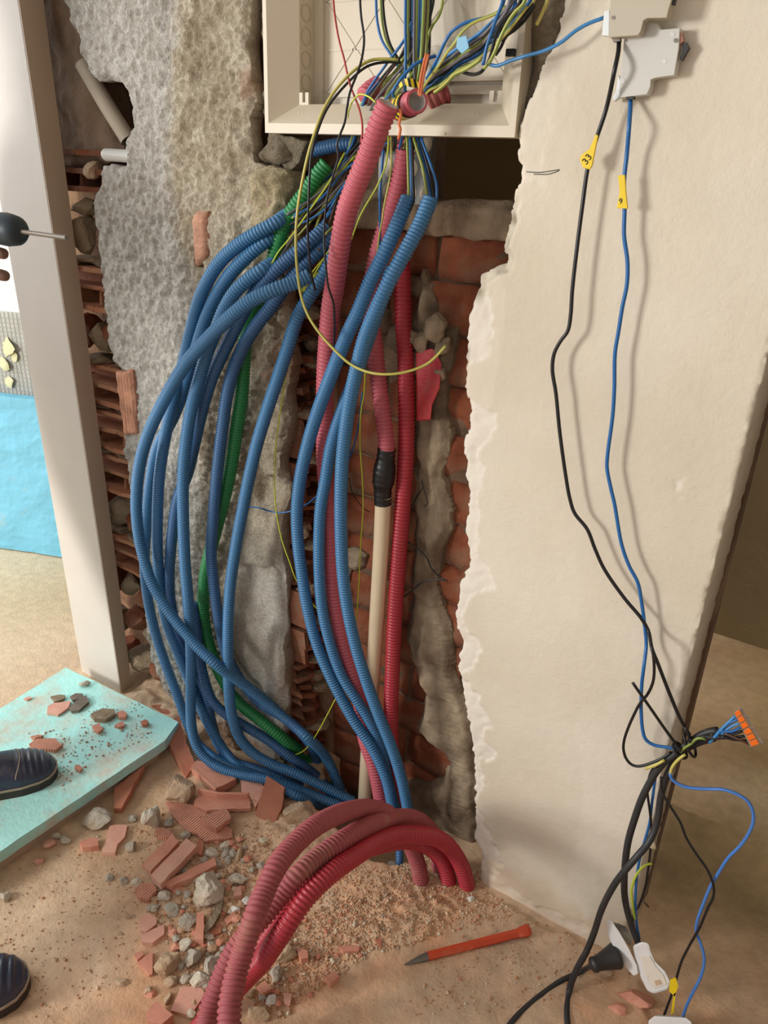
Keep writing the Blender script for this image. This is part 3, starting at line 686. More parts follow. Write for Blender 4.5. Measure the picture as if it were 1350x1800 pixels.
# patterned tile showing through the opening under the box
t0 = P(690, 350, .130); t1 = P(765, 236, .130)
tile = empty('patterned_tile', (t0[0], .130, t0[2]), 'cream and grey leaf patterned tile seen through the gap under the box', 'tile')
b = MB(); b.box((t0[0]-.03, .126, t0[2]-.02), (t1[0], .136, t1[2]+.06)); b.build('tile_body', M_tilepat, tile)
leaf = mat('tile_leaf', (186, 172, 140), .4)
for q in range(4):
    for rr in range(3):
        x = t1[0]-.012-q*.026; zz = t0[2]+.012+rr*.04; b = MB()
        n = 10; pts = [(x+.010*math.sin(math.pi*i/n), .1252, zz-.017+.034*i/n) for i in range(n+1)]+[(x-.010*math.sin(math.pi*i/n), .1252, zz-.017+.034*i/n) for i in range(n-1, 0, -1)]
        b.prism(pts, [(p_[0], .1262, p_[2]) for p_ in pts]); b.build('leaf', leaf, tile)

# ================================================================ CONDUITS
def hose(pts, r, m, label, group=None, **kw):
    out = []
    for a, b_, y in pts:
        if a < 494 and 400 < b_: y = min(y, -r-.013)
        elif a < 545 and b_ > 700: y = min(y, -.006)      # stays clear of the render in front of which it hangs
        if a < 560 and b_ > 1000: y = min(y, G(a, b_, r+.004)[1]) if G(a, b_, 0)[1] < .0 else y   # and above the floor
        out.append((a, b_, y))
    return conduit('conduit', px3(out), r, m, label, 'conduit', group, **kw)
RB_ = .0128
# --- left fan of blue hoses
hose([(545,484,-.085),(520,496,-.10),(480,510,-.125),(440,529,-.14),(405,557,-.15),(365,596,-.152),(330,635,-.150),(296,690,-.145),(262,760,-.14),(246,815,-.137),(240,870,-.135),(241,915,-.133),(248,962,-.13),(266,1022,-.13),(292,1068,-.13),(322,1108,-.128),(350,1140,-.125),(378,1166,-.118),(408,1189,-.09),(435,1207,-.06),(470,1236,-.02),(505,1266,.015),(540,1296,.05),(575,1335,.07),(600,1390,.075)],
     RB_, M_blue, 'blue corrugated conduit bulging furthest left in front of the other blue ones', open_end=True)
hose([(507,377,-.01),(488,390,-.035),(455,408,-.055),(420,430,-.068),(388,459,-.075),(366,492,-.08),(350,528,-.08),(336,580,-.08),(322,640,-.082),(306,700,-.085),(292,760,-.09),(281,830,-.092),(277,900,-.092),(277,970,-.09),(283,1040,-.088),(294,1098,-.085),(310,1140,-.08),(324,1175,-.075)]
     +[(345,1225,-.068),(368,1275,-.062),(392,1316,-.055),(420,1348,-.045),(470,1372,-.025),(520,1398,.0),(580,1420,.04)], RB_, M_blue, 'blue conduit whose open end is topmost of the left fan, below the green one', open_end=True)
hose([(481,417,-.03),(466,426,-.045),(440,446,-.06),(410,476,-.07),(386,510,-.073),(364,555,-.078),(349,600,-.08),(331,660,-.075),(306,730,-.06),(276,790,-.052),(264,850,-.05),(258,920,-.05),(254,990,-.05),(260,1052,-.05),(274,1115,-.05),(292,1170,-.05),(312,1222,-.05),(328,1268,-.05),(346,1305,-.048),(380,1335,-.042),(440,1362,-.02),(520,1390,.01),(570,1408,.04)],
     RB_, M_blue, 'blue conduit with the second open end of the fan, hanging lowest beside the render', open_end=True)
hose([(480,463,-.05),(462,474,-.075),(436,492,-.09),(412,515,-.10),(394,545,-.105),(380,580,-.108),(366,615,-.11),(352,660,-.112),(338,712,-.115),(328,770,-.116),(322,840,-.116),(322,905,-.115),(325,985,-.112),(331,1060,-.105),(335,1130,-.098),(336,1190,-.10),(335,1240,-.105),(338,1285,-.108),(348,1315,-.108),(368,1338,-.104),(396,1354,-.095),(430,1363,-.08),(470,1370,-.062),(510,1383,-.04),(560,1402,-.005),(620,1425,.03)],
     RB_, M_blue, 'blue conduit with a clean open end above the crossing, bending lowest at the floor', open_end=True)
hose([(575,398,.0),(555,416,-.02),(528,438,-.04),(500,462,-.055),(470,490,-.07),(448,515,-.075),(430,545,-.078),(412,580,-.080),(392,620,-.082),(374,660,-.083),(358,710,-.083),(344,770,-.08),(330,830,-.075),(312,880,-.074),(304,930,-.074),(298,1000,-.074),(299,1050,-.074),(306,1090,-.072),(320,1140,-.066),(342,1180,-.055),(362,1220,-.05),(372,1270,-.048),(386,1312,-.046),(410,1338,-.04),(450,1352,-.025),(500,1372,.0),(560,1396,.04)],
     RB_, M_bluedk, 'dark blue conduit climbing behind the crossing toward the thick pink one')
hose([(585,412,.006),(560,440,-.015),(530,470,-.035),(500,505,-.05),(476,540,-.06),(452,570,-.068),(430,605,-.07),(412,645,-.07),(400,690,-.07),(392,745,-.068),(384,810,-.066),(378,870,-.064),(374,920,-.063),(371,965,-.062),(374,1010,-.060),(380,1060,-.055),(388,1110,-.045),(398,1150,-.035),(412,1178,-.025),(430,1205,-.012),(460,1238,.0),(500,1262,.02),(532,1290,.05),(555,1330,.085),(575,1385,.09)],
     RB_, M_bluedk, 'dark violet blue conduit running just in front of the green one')
hose([(590,440,.0),(572,478,-.02),(545,520,-.04),(522,560,-.055),(508,605,-.062),(490,660,-.066),(470,720,-.068),(452,780,-.069),(438,840,-.07),(427,895,-.071),(415,960,-.074),(405,1030,-.082),(401,1100,-.092),(401,1170,-.094),(403,1220,-.092),(409,1262,-.085),(422,1298,-.075),(446,1324,-.06),(480,1344,-.042),(515,1357,-.022),(560,1378,.01),(620,1408,.05)],
     RB_, M_blue, 'blue conduit standing alone between the left fan and the brick cavity')
hose([(340,1060,-.045),(346,1110,-.05),(352,1160,-.055),(361,1200,-.062),(374,1232,-.066),(398,1256,-.062),(430,1276,-.05),(470,1300,-.025),(510,1330,.01),(560,1368,.05),(590,1400,.06)],
     RB_, M_bluedk, 'dark blue conduit curling across the foot of the render behind the others')
# --- the green hose
hose([(575,288,.02),(560,306,.012),(540,336,0.0),(518,366,-.012),(500,395,-.02),(490,425,-.026),(476,470,-.030),(455,525,-.033),(434,580,-.036),(428,640,-.038),(424,700,-.038),(415,760,-.036),(404,830,-.034),(388,900,-.032),(372,960,-.031),(361,1010,-.031),(357,1060,-.030),(362,1110,-.026),(376,1158,-.016),(394,1200,-.006),(420,1235,.006),(460,1268,.022),(500,1300,.045),(545,1335,.08),(580,1380,.10)],
     .0145, M_green, 'green corrugated conduit weaving behind the blue ones down to the floor', open_end=True, pitch=.0068)
# --- blue hose lying sideways under the box
hose([(486,280,.045),(520,272,.05),(560,262,.055),(600,254,.06),(625,252,.065)], .0125, M_bluedk, 'short blue conduit lying sideways in the dark gap under the box corner')
# --- the pair hanging from the box and the third one behind
hose([(718,347,-.012),(700,390,-.03),(677,443,-.05),(650,497,-.062),(630,547,-.068),(610,590,-.07),(584,655,-.068),(557,728,-.062),(540,785,-.056),(528,841,-.05),(522,898,-.046),(524,954,-.042),(531,1010,-.038),(541,1070,-.034),(558,1135,-.028),(586,1200,-.02),(622,1266,-.008),(654,1314,.002),(678,1366,.01),(692,1430,.02)],
     .0128, M_blue, 'left one of two blue conduits whose open ends hang side by side under the box', open_end=True)
hose([(757,348,-.012),(737,397,-.032),(710,447,-.055),(683,497,-.075),(660,547,-.085),(642,592,-.088),(627,650,-.086),(615,705,-.08),(604,785,-.07),(600,841,-.063),(599,898,-.057),(600,954,-.052),(603,1010,-.047),(611,1070,-.04),(625,1135,-.033),(645,1200,-.025),(667,1260,-.012),(688,1312,0),(706,1370,.01),(720,1440,.02)],
     .0128, M_blue, 'right one of two blue conduits whose open ends hang side by side under the box', open_end=True)
hose([(690,470,-.01),(660,560,-.03),(625,660,-.036),(600,725,-.038),(582,785,-.038),(572,845,-.036),(564,890,-.034),(561,940,-.032),(561,1000,-.03),(566,1067,-.026),(580,1130,-.02),(602,1190,-.010),(627,1230,0),(650,1268,.012),(668,1310,.024),(682,1370,.034),(700,1440,.04)],
     .0122, M_blue, 'blue conduit squeezed between the hanging pair, partly hidden by both')
# --- pink and red hoses
hose([(683,182,-.105),(663,230,-.105),(645,280,-.103),(627,323,-.100),(610,370,-.095),(598,430,-.085),(590,490,-.072),(581,547,-.058),(575,613,-.042),(572,663,-.03),(571,729,-.018),(571,800,-.01),(574,860,-.004),(580,940,0),(585,1020,.003),(592,1075,.006),(605,1135,.012),(622,1190,.02),(636,1250,.03),(642,1300,.035),(657,1345,.04),(668,1400,.045),(672,1450,.05)],
     .0172, M_pink, 'thick pink corrugated conduit with its open end raised in front of the box', open_end=True, pitch=.0080, groove=.18, n=24, lining=M_lining)
hose([(716,245,.075),(704,315,.072),(690,365,.068),(674,415,.062),(661,460,.058),(653,510,.056),(653,555,.056),(659,610,.056),(664,660,.055),(672,720,.052),(679,775,.050),(680,800,.05)],
     .0168, M_pink, 'pink conduit in the cavity joined to the cream pipe by black tape', open_end=True, pitch=.0076, groove=.19, n=20)
hose([(704,452,.097),(707,480,.097),(709,563,.094),(713,630,.09),(714,700,.086),(714,785,.082),(709,870,.078),(703,954,.075),(697,1038,.072),(692,1120,.068),(689,1200,.064),(687,1267,.06),(690,1330,.058),(698,1430,.056)],
     .0168, M_red, 'long red corrugated conduit running straight down the back of the cavity', open_end=True, pitch=.0076, groove=.19, n=20)
# --- cream pipe with tape joint
pipe = empty('cream_pipe', tuple(P(655, 1180, .06)), 'cream plastic pipe standing in the cavity under a black tape joint', 'pipe')
C, _ = spline(px3([(674,872,.052),(670,960,.056),(664,1060,.058),(656,1180,.06),(646,1320,.062),(640,1420,.065)]), .02); V, F = sweep(C, np.full(len(C), .0163), 20)
mesh('pipe_body', V, F, M_pvc, pipe, True)
C, _ = spline(px3([(680,788,.05),(678,805,.05),(675,835,.051),(673,858,.052),(673,886,.052)]), .0035); s = np.linspace(0, 1, len(C))
R = np.interp(s, [0, .2, .3, .42, .62, .72, 1], [.0178, .0178, .0205, .0222, .0218, .0178, .0172])+.0004*np.sin(np.arange(len(C))*1.9); V, F = sweep(C, R, 24)
mesh('tape_wrap', V, F, M_tape, pipe, True)
# --- hoses arching over the floor out of the pit; distance follows from how wide each one looks
def hosew(pts, r, m, label, **kw):
    w3 = [CAM+ray(a, b_)*(2*r/w_) for a, b_, w_ in pts]; e = w3[-1]       # comes to rest on the floor beyond the picture
    w3 += [e+np.array([-.06, -.12, -.45*e[2]]), np.array([e[0]-.15, e[1]-.26, r+.004]), np.array([e[0]-.26, e[1]-.38, r+.002])]
    return conduit('conduit', w3, r, m, label, 'conduit', None, **kw)
hosew([(741,1562,28.0),(737,1530,28.5),(728,1500,28.9),(712,1466,29.8),(692,1440,30.6),(677,1428,31.3),(650,1421,32),(620,1424,33.5),(590,1433,35),(550,1455,37),(512,1490,38.5),(484,1527,40),(463,1572,41),(447,1612,42),(432,1655,42.5),(417,1705,43),(405,1760,44),(395,1840,45)],
     .0172, M_maroon, 'dusty maroon conduit arching highest over the floor, front of the bundle', pitch=.0078, groove=.19, n=22)
hosew([(771,1540,27.4),(771,1500,28),(762,1468,28.6),(745,1448,29.2),(725,1438,29.9),(702,1437,30.5),(680,1441,31.5),(640,1455,33.5),(600,1478,35),(560,1506,36),(525,1536,37),(492,1575,37.5),(462,1612,38),(435,1640,38.5),(408,1678,39),(386,1728,39.5),(368,1775,40),(350,1840,41)],
     .0172, M_maroon, 'dusty maroon conduit running between its higher twin and the bright red one', pitch=.0078, groove=.19, n=22)
hosew([(823,1566,28.1),(814,1530,28.6),(800,1502,29),(777,1478,29.8),(745,1468,30.8),(707,1467,31.5),(667,1478,33),(623,1505,35),(580,1536,36.5),(540,1576,37.5),(510,1618,38),(483,1658,38),(460,1690,37.5),(430,1722,37),(385,1770,36.5),(315,1840,36)],
     .0172, M_red, 'bright red conduit arching over the floor, outermost of the floor bundle', pitch=.0074, groove=.19, n=22)
hosew([(790,1562,28.0),(784,1530,28.3),(772,1505,28.6),(748,1486,29),(715,1478,29.6),(680,1483,30.3),(640,1494,31),(600,1512,32.5),(560,1535,33.5),(525,1568,34.5),(500,1598,35),(475,1640,35),(440,1690,34.5),(390,1752,34),(320,1830,33)],
     .0172, M_red, 'red conduit half hidden behind the outermost bright red one, a lit strip showing', pitch=.0074, groove=.19, n=20)
hose([(704,1548,-.045),(703,1525,-.045),(702,1490,-.03),(700,1465,-.01),(698,1440,.01)], .0092, M_bluedk, 'thin blue conduit stub entering the dirt beside a grey pipe stub', pitch=.005)
C = np.array([P(687, 1546, -.055), P(688, 1518, -.052)]); b = MB(); b.cyl(C[0], C[1], .0085, n=14); b.build('pipe_wall', M_greypipe)
prop(bpy.data.objects['pipe_wall'], 'short grey pipe stub standing in the dirt under the red conduits', 'pipe'); bpy.data.objects['pipe_wall'].name = 'pipe_stub'
# old red plastic box crushed into the brick
rp = [(731,620),(760,612),(770,624),(776,640),(773,682),(760,712),(757,738),(732,740)]
o = MB().prism([tuple(P(a, b_, .092)) for a, b_ in rp], [tuple(P(a, b_, .13)) for a, b_ in rp]).build('junction_box', mat('crushed_red_plastic', (172, 36, 46), .45, .004, 18, .15, 9, dust=(140, 110, 96), dustamt=.15), bevel=.002)
prop(o, 'cracked red plastic junction box buried in the back of the cavity', 'junction box')
# ================================================================ WIRES
def W_(pts, r, m, label, group=None, cat='wire', name='wire', **kw):
    pts = [(a, b_-70 if b_ < -5 else b_, y) for a, b_, y in pts]      # runs on above the picture
    pts = [(a, b_, min(y, G(a, b_, r+.002)[1]) if b_ > 1500 else y) for a, b_, y in pts]
    return wire(px3(pts), r, m, label, cat, group, name, **kw)
# loose ones in front of the box and the conduits
W_([(584,-12,-.01),(586,0,-.012),(591,44,-.018),(597,75,-.022),(604,100,-.03),(615,148,-.045),(624,172,-.055),(631,190,-.062),(636,212,-.068),(637,232,-.07),(634,252,-.07)], .0016, M_wred, 'thin red wire hanging across the inside of the open box')
W_([(633,-12,-.02),(633,0,-.02),(635,30,-.025),(640,67,-.03),(638,92,-.036),(632,118,-.045),(615,163,-.06),(610,190,-.065),(606,215,-.07),(595,244,-.075),(592,259,-.077),(595,276,-.08),(586,307,-.085),(576,344,-.092),(571,385,-.10),(570,430,-.11),(573,470,-.112),(577,503,-.11),(586,533,-.10),(588,570,-.085),(587,607,-.07),(585,660,-.055)], .0018, M_wblack, 'kinked thin black wire hanging down over the thick pink conduit')
W_([(700,106,.0),(682,104,-.01),(652,106,-.025),(630,118,-.04),(608,137,-.055),(586,163,-.068),(567,196,-.08),(552,237,-.09),(541,274,-.098),(530,326,-.105),(523,370,-.112),(520,417,-.12),(522,470,-.125),(530,523,-.125),(543,557,-.122),(563,587,-.118),(590,617,-.112),(616,640,-.105),(647,654,-.10),(680,658,-.09),(717,653,-.07),(750,640,-.05),(768,625,-.04),(783,608,-.03)], .0024, YG, 'long yellow and green wire looping out of the box and ending over the red conduits')
W_([(705,110,.005),(682,109,-.004),(655,113,-.018),(637,122,-.03),(597,161,-.05),(574,193,-.062),(558,232,-.072),(548,270,-.08),(544,315,-.087),(542,370,-.095),(541,403,-.10),(543,445,-.104),(547,480,-.10),(554,510,-.085)], .0020, M_wblack, 'black wire hanging just beside the long yellow and green loop')
W_([(661,-12,.02),(661,0,.02),(663,37,.02),(671,70,.02),(688,98,.02),(705,128,.03),(712,160,.05)], .0021, M_wblue, 'blue wire curving in from the top edge left of the hanging bundle')
W_([(669,-12,.03),(669,0,.03),(673,48,.03),(680,75,.03),(692,98,.03),(708,126,.04)], .0021, YG, 'yellow and green wire curving in beside a black one, left of the hanging bundle')
W_([(673,-12,.036),(673,0,.036),(678,48,.036),(686,78,.036),(698,100,.036),(712,126,.045)], .0020, M_wblack, 'black wire hugging a yellow and green one, left of the hanging bundle')
# straight bundle hanging from above into the box
bun = [(713,712,M_wblue),(717,716,YG),(721,720,M_wblack),(725,723,M_wblue),(729,727,M_wgrey),(733,730,YG),(737,733,M_wblue),(741,736,M_wlblue),(745,739,M_wygr),(749,742,M_wbrown),(752,747,YG),(757,752,M_wblack)]
nm = {id(M_wblue): 'blue', id(M_wblack): 'black', id(M_wgrey): 'grey', id(M_wlblue): 'light blue', id(M_wygr): 'green', id(M_wbrown): 'brown', id(M_wyel): 'yellow', id(M_wlime): 'lime'}
def cname(m): return 'yellow and green' if isinstance(m, list) else nm[id(m)]
for i, (a, b_, m) in enumerate(bun):
    e = 712+ (i*37 % 40)*.8; y0 = .0+.012*((i*5) % 4)
    W_([(a,-14,y0),(a,0,y0),((a*2+b_)/3,50,y0-.004),(b_+1,100,y0-.006),(b_*.7+e*.3,140,y0),(e,180,y0+.03),(e-4,235,y0+.035),(e-10,262,.055)], .0023, m, f'{cname(m)} wire in the straight bundle hanging from the top into the box', f'{cname(m)} wires of the straight hanging bundle')
W_([(779,-12,.02),(778,0,.02),(773,25,.02),(760,45,.02),(751,70,.022),(747,95,.03),(738,130,.04)], .0022, YG, 'yellow and green wire bowing away on the far side of the straight hanging bundle')
W_([(764,-12,.03),(762,0,.03),(757,25,.03),(751,50,.03),(748,80,.035),(742,120,.045)], .0022, M_wblack, 'black wire slanting in at the top beside the straight hanging bundle')
# bundle leaning from the box down to the left, entering the fan of conduits
dg = [((712,68),(645,163),M_wblue),((708,95),(662,150),M_wblack),((716,85),(640,178),M_wblue),((706,110),(670,160),YG),((718,105),(655,185),M_wgrey),((714,120),(680,165),YG),((722,118),(668,190),M_wlblue),((700,120),(636,182),YG),((726,128),(690,175),M_wygr),((704,100),(652,172),M_wbrown)]
ends = [(517,380,-.03),(507,384,-.012),(488,416,-.034),(484,420,-.032),(487,460,-.052),(513,384,-.03),(560,404,.0),(548,420,-.01),(583,404,.004),(576,402,.0)]
for i, ((a, b_), (c_, d_), m) in enumerate(dg):
    e = ends[i]; y0 = .004+.006*(i % 4)
    W_([(a+14,b_-34,y0+.02),(a,b_,y0),((a+c_)/2,(b_+d_)/2-2,y0-.002),(c_,d_,y0+.01),(c_-12,d_+40,.05),(c_-28,d_+95,.045),((c_-28)*.45+e[0]*.55,(d_+95)*.45+e[1]*.55-8,.02),(e[0],e[1],e[2])], .0021, m,
       f'{cname(m)} wire leaning out of the box down into the left fan of conduits', f'{cname(m)} wires leaning into the left fan of conduits')
lo = [((690,246),(610,296),(563,350),(517,382),M_wblue),((684,250),(607,318),(560,364),(500,400),M_wgrey),((676,258),(616,312),(566,372),(482,412),M_wblue),((668,250),(598,330),(550,385),(482,462),YG),((664,262),(606,346),(560,400),(484,466),M_wgrey),((660,270),(600,352),(570,388),(556,414),M_wblue),((655,290),(606,372),(586,398),(572,412),YG),((646,252),(590,310),(540,368),(484,418),M_wlime),((640,248),(600,296),(560,340),(504,378),M_wgrey),((652,300),(604,380),(575,420),(560,440),M_wbrown)]
for i, (a, b_, c_, d_, m) in enumerate(lo):
    W_([(*a,.05),(*b_,.028-.004*(i % 3)),(*c_,.0),(*d_,-.03+.004*(i % 4))], .0019, m, f'{cname(m)} wire stretched under the box into the left fan of conduits', f'{cname(m)} wires stretched under the box')
# thin lime wires
W_([(612,206,-.02),(614,192,-.05),(620,178,-.06),(632,166,-.075),(648,170,-.09),(660,180,-.102)], .0012, M_wlime, 'thin lime wire hooked over the edge of the thick pink conduit')
W_([(683,240,.0),(682,262,-.012),(678,290,-.02),(663,327,-.025),(645,358,-.03),(633,380,-.035),(618,420,-.03)], .0014, M_wlime, 'thin lime wire swinging from under the box behind the thick pink conduit')
W_([(687,240,.0),(688,290,-.01),(683,325,-.012),(677,353,-.012),(672,385,-.008),(667,413,-.002),(663,445,.004),(659,480,.012)], .0015, M_wyel, 'thin yellow wire dropping from under the box between two pink conduits')
W_([(674,262,.01),(671,300,.008),(668,340,.006),(668,380,.01),(668,420,.016),(666,450,.022)], .0022, M_wblue, 'blue wire dropping from under the box between two pink conduits')
W_([(545,484,-.088),(536,497,-.094),(532,512,-.06),(560,470,-.03),(590,420,-.0)], .0012, M_wlime, 'thin lime wire leaving the end of the frontmost blue conduit')
W_([(478,463,-.066),(490,442,-.06),(510,418,-.05),(540,376,-.03),(580,318,.0),(606,268,.03)], .0014, M_wlime, 'thin lime wire running up from the clean cut blue conduit end')
W_([(560,478,-.05),(541,500,-.072),(532,515,-.078),(548,480,-.06),(572,452,-.04)], .0013, M_wlime, 'thin lime wire lying on the lone blue conduit by the cavity edge')
for i, (a, b_, m, e) in enumerate([(716,242,YG,718),(721,242,M_wblue,723),(724,242,M_wblack,727)]):
    W_([(a,242,.01),(a+1,280,.0),(a+2,320,-.006),(e,352,-.014),(e-8,372,-.022)], .0021, m, f'{cname(m)} wire dropping straight into the left hanging blue conduit')
for i, (pts, m) in enumerate([([(727,242),(735,268),(743,295),(748,325),(750,352),(746,370)], YG), ([(733,242),(742,275),(750,305),(754,330),(757,352),(752,372)], M_wblue), ([(740,242),(752,275),(760,297),(767,322),(767,352),(760,374)], M_wblue), ([(737,242),(745,268),(754,300),(760,330),(762,352),(756,373)], M_wblack)]):
    W_([(a, b_, .01-.005*k+.004*(i % 2)) for k, (a, b_) in enumerate(pts)], .0021, m, f'{cname(m)} wire bowing into the right hanging blue conduit', f'{cname(m)} wires bowing into the right hanging conduit')
# loose thin wires down in the cavity
W_([(508,600,-.05),(505,639,-.055),(498,690,-.055),(488,757,-.045),(483,813,-.035),(484,884,-.03),(489,920,-.03),(497,954,-.03),(508,985,-.03),(519,1015,-.025),(535,1042,.0),(550,1062,.02),(568,1080,.03),(586,1094,.035)], .0013, M_wlime, 'thin lime wire hanging over the ragged edge of the cavity')
W_([(642,655,.0),(640,690,.01),(634,729,.02),(633,785,.03),(637,841,.035),(638,898,.04),(634,954,.045),(630,1038,.05),(626,1090,.055),(624,1100,.055)], .0013, M_wlime, 'thin lime wire hanging straight down the middle of the cavity')
W_([(590,1228,.0),(576,1255,.0),(558,1288,.0),(540,1314,.005),(530,1322,.005),(518,1326,.006),(508,1320,.01),(494,1306,.015),(478,1292,.02)], .0013, M_wlime, 'thin lime wire bent in a hook above the blue conduits at the floor')
W_([(637,690,.02),(633,730,.03),(626,768,.035),(618,796,.03),(612,810,.01)], .0016, M_wblue, 'short blue wire dangling beside the right hanging conduit')
W_([(440,891,-.03),(456,893,-.03),(480,900,-.028),(505,900,-.025),(520,895,-.02),(540,886,-.005),(556,873,.01),(572,860,.03)], .0016, M_wblue, 'dark blue wire sticking out sideways over the render edge')
W_([(614,840,.03),(618,862,.045),(628,880,.06),(640,894,.075),(650,900,.085)], .0009, M_wblack, 'hair thin black wire curving behind the hanging conduits')
W_([(716,952,.085),(730,962,.088),(750,980,.09),(757,997,.09),(768,1010,.092),(780,1018,.092),(786,1021,.088)], .0016, M_wblack, 'thin black wire poking from behind the red conduit, upper of two')
W_([(709,1050,.082),(722,1040,.085),(738,1026,.088),(752,1021,.09),(772,1019,.093),(782,1020,.094)], .0016, M_wblack, 'thin black wire poking from behind the red conduit, lower of two')
W_([(728,880,.10),(738,866,.095),(744,852,.09),(740,842,.09),(748,870,.092),(752,884,.095),(746,890,.098)], .0008, M_wblack, 'tangle of hair thin black wire on the mortar of the cavity')
# bundle leaving to the top right
ub = [(M_wblue, 0, 0), (M_wblack, 5, 6), (M_wgrey, -4, -6), (M_wlblue, 9, -3), (YG, -9, 4), (M_wblack, 2, 13), (M_wblue, 12, 9), (M_wgrey, 8, -13), (M_wblue, -7, 17), (YG, 5, 21), (M_wbrown, -2, -10), (M_wblack, 14, 17), (M_wgrey, -12, 11), (M_wlblue, 0, -16)]
for i, (m, dx, dy) in enumerate(ub):
    s = (i*7 % 5)*.006
    W_([(740-dx*.4,176+dy*.3,.03),(750+dx*.5,150+dy*.5,.012),(772+dx,126+dy,-.005-s),(800+dx*.6,104+dy,-.015-s),(826+dx,88+dy*1.1,-.022-s),(852+dx*.5,68+dy*1.1,-.03-s),(880+dx,38+dy*1.2,-.035-s),(904+dx*1.2,8+dy*1.2,-.04-s),(920+dx*1.3,-14+dy*1.2,-.04-s)], .0023, m,
       f'{cname(m)} wire in the thick bundle sweeping to the top edge beside the box', f'{cname(m)} wires of the sweeping bundle')
W_([(738,166,-.03),(748,148,-.035),(774,111,-.05),(786,92,-.055),(800,74,-.06),(813,55,-.062),(830,41,-.06),(871,24,-.055),(890,12,-.055)], .0023, YG, 'yellow and green wire arching above the sweeping bundle')
W_([(750,138,-.03),(763,115,-.045),(775,90,-.055),(782,74,-.06),(793,57,-.06),(804,48,-.06),(818,40,-.058),(832,36,-.056),(850,32,-.05)], .0023, M_wblue, 'blue wire arching above the sweeping bundle')
W_([(886,-14,-.075),(884,0,-.075),(871,37,-.078),(861,66,-.08),(856,81,-.08),(849,115,-.08)], .0023, M_wblue, 'bright blue wire with a cut end hanging straight over the sweeping bundle')
W_([(928,-14,-.07),(912,8,-.07),(893,26,-.07),(878,48,-.072),(868,75,-.074),(862,100,-.072),(850,122,-.065),(838,130,-.05),(824,130,-.035),(808,124,-.02)], .0024, M_wblack, 'black wire making a loop below the sweeping bundle')
W_([(936,-14,-.08),(922,4,-.08),(905,22,-.08),(893,40,-.08),(880,66,-.08),(870,91,-.078),(860,110,-.075),(851,120,-.07)], .0024, YG, 'yellow and green wire hanging over the sweeping bundle down to its black loop')
W_([(846,104,-.066),(838,110,-.066),(826,118,-.068),(811,126,-.068),(798,132,-.07),(788,143,-.072),(776,154,-.074),(763,163,-.075)], .0023, YG, 'yellow and green wire with a bare cut end pointing into the box')
W_([(950,-14,-.05),(938,2,-.05),(926,20,-.05),(908,36,-.052),(896,52,-.05),(884,66,-.045)], .0022, M_wyel, 'plain yellow wire on the outer side of the sweeping bundle')
W_([(968,-14,-.03),(963,0,-.03),(957,14,-.03),(950,30,-.03),(943,44,-.03)], .0024, M_wyel, 'short yellow wire end hanging over the grey crumbled edge beside the box')
W_([(940,10,-.03),(924,34,-.035),(906,52,-.035),(890,64,-.03),(880,84,-.02),(872,96,-.01)], .0021, M_wblack, 'black wire curving along the outside corner of the box')
W_([(858,112,-.02),(872,116,-.022),(897,107,-.025),(925,98,-.028),(957,89,-.030),(987,74,-.030),(1012,54,-.028),(1035,41,-.026),(1062,31,-.022)], .0024, M_wlblue, 'light blue wire running from the box across the wall to the upper breaker')
W_([(712,186,-.03),(690,164,-.06),(698,148,-.06),(712,130,-.058),(730,113,-.05),(748,104,-.04),(766,98,-.03)], .0025, M_wblue, 'blue wire rising from the open end of the thick pink conduit')
# zebra taped pink hose stub poking out of the box
st = empty('taped_conduit', tuple(P(725, 185, -.09)), 'short pink conduit stub banded with yellow and black tape, mouth facing out of the box', 'conduit')
a = np.array(P(700, 192, -.03)); bq = np.array(P(733, 178, -.085)); Cc, ss = spline([a, a*.5+bq*.5, bq], .002); k4 = np.arange(len(Cc)) % 4
V, F = sweep(Cc, .0165*np.array([.86, .96, 1, .95])[k4], 22); mesh('hose', V, F, M_pink, st, True)
V, F = sweep(np.array([bq, bq+(a-bq)*.3]), np.array([.0125, .0125]), 20); F.append(list(range(20, 40))); mesh('inner_lining', V, F, M_lining, st, True)
U, W2 = frames(np.array([bq, a])); b = MB()
ring = [[tuple(bq+r*(U[0]*math.cos(q/22*2*math.pi)+W2[0]*math.sin(q/22*2*math.pi))) for q in range(22)] for r in (.0155, .0125)]
b.add(ring[0]+ring[1], [[q, (q+1) % 22, 22+(q+1) % 22, 22+q] for q in range(22)]); b.build('rim', M_pink, st)
for q, (t0_, t1_) in enumerate(((.36, .46), (.46, .56), (.56, .66), (.66, .78))):
    V, F = sweep(np.array([bq+(a-bq)*t0_, bq+(a-bq)*t1_]), np.array([.0178, .0178]), 22); mesh('tape_band', V, F, M_tag if q % 2 else M_wblack, st, True)
# crumpled yellow and black warning tape above it
tp = empty('warning_tape', tuple(P(718, 148, -.01)), 'crumpled scrap of yellow and black striped tape on the wires in the box', 'tape')
for q in range(7):
    x0_ = 700+q*5.2; b = MB()
    f_ = lambda x, k: (x, 146-9*math.sin((x-700)/37*3.1)+k*(13+3*math.sin(x)), -.012-.006*math.sin((x-700)/9))
    b.prism([tuple(P(*f_(x0_, 0))), tuple(P(*f_(x0_+5.2, 0))), tuple(P(*f_(x0_+8.2, 1))), tuple(P(*f_(x0_+3, 1)))], [tuple(np.array(P(*f_(x, kk)))+(0, .0012, 0)) for x, kk in ((x0_, 0), (x0_+5.2, 0), (x0_+8.2, 1), (x0_+3, 1))])
    b.build('stripe', M_tag if q % 2 == 0 else M_wblack, tp)
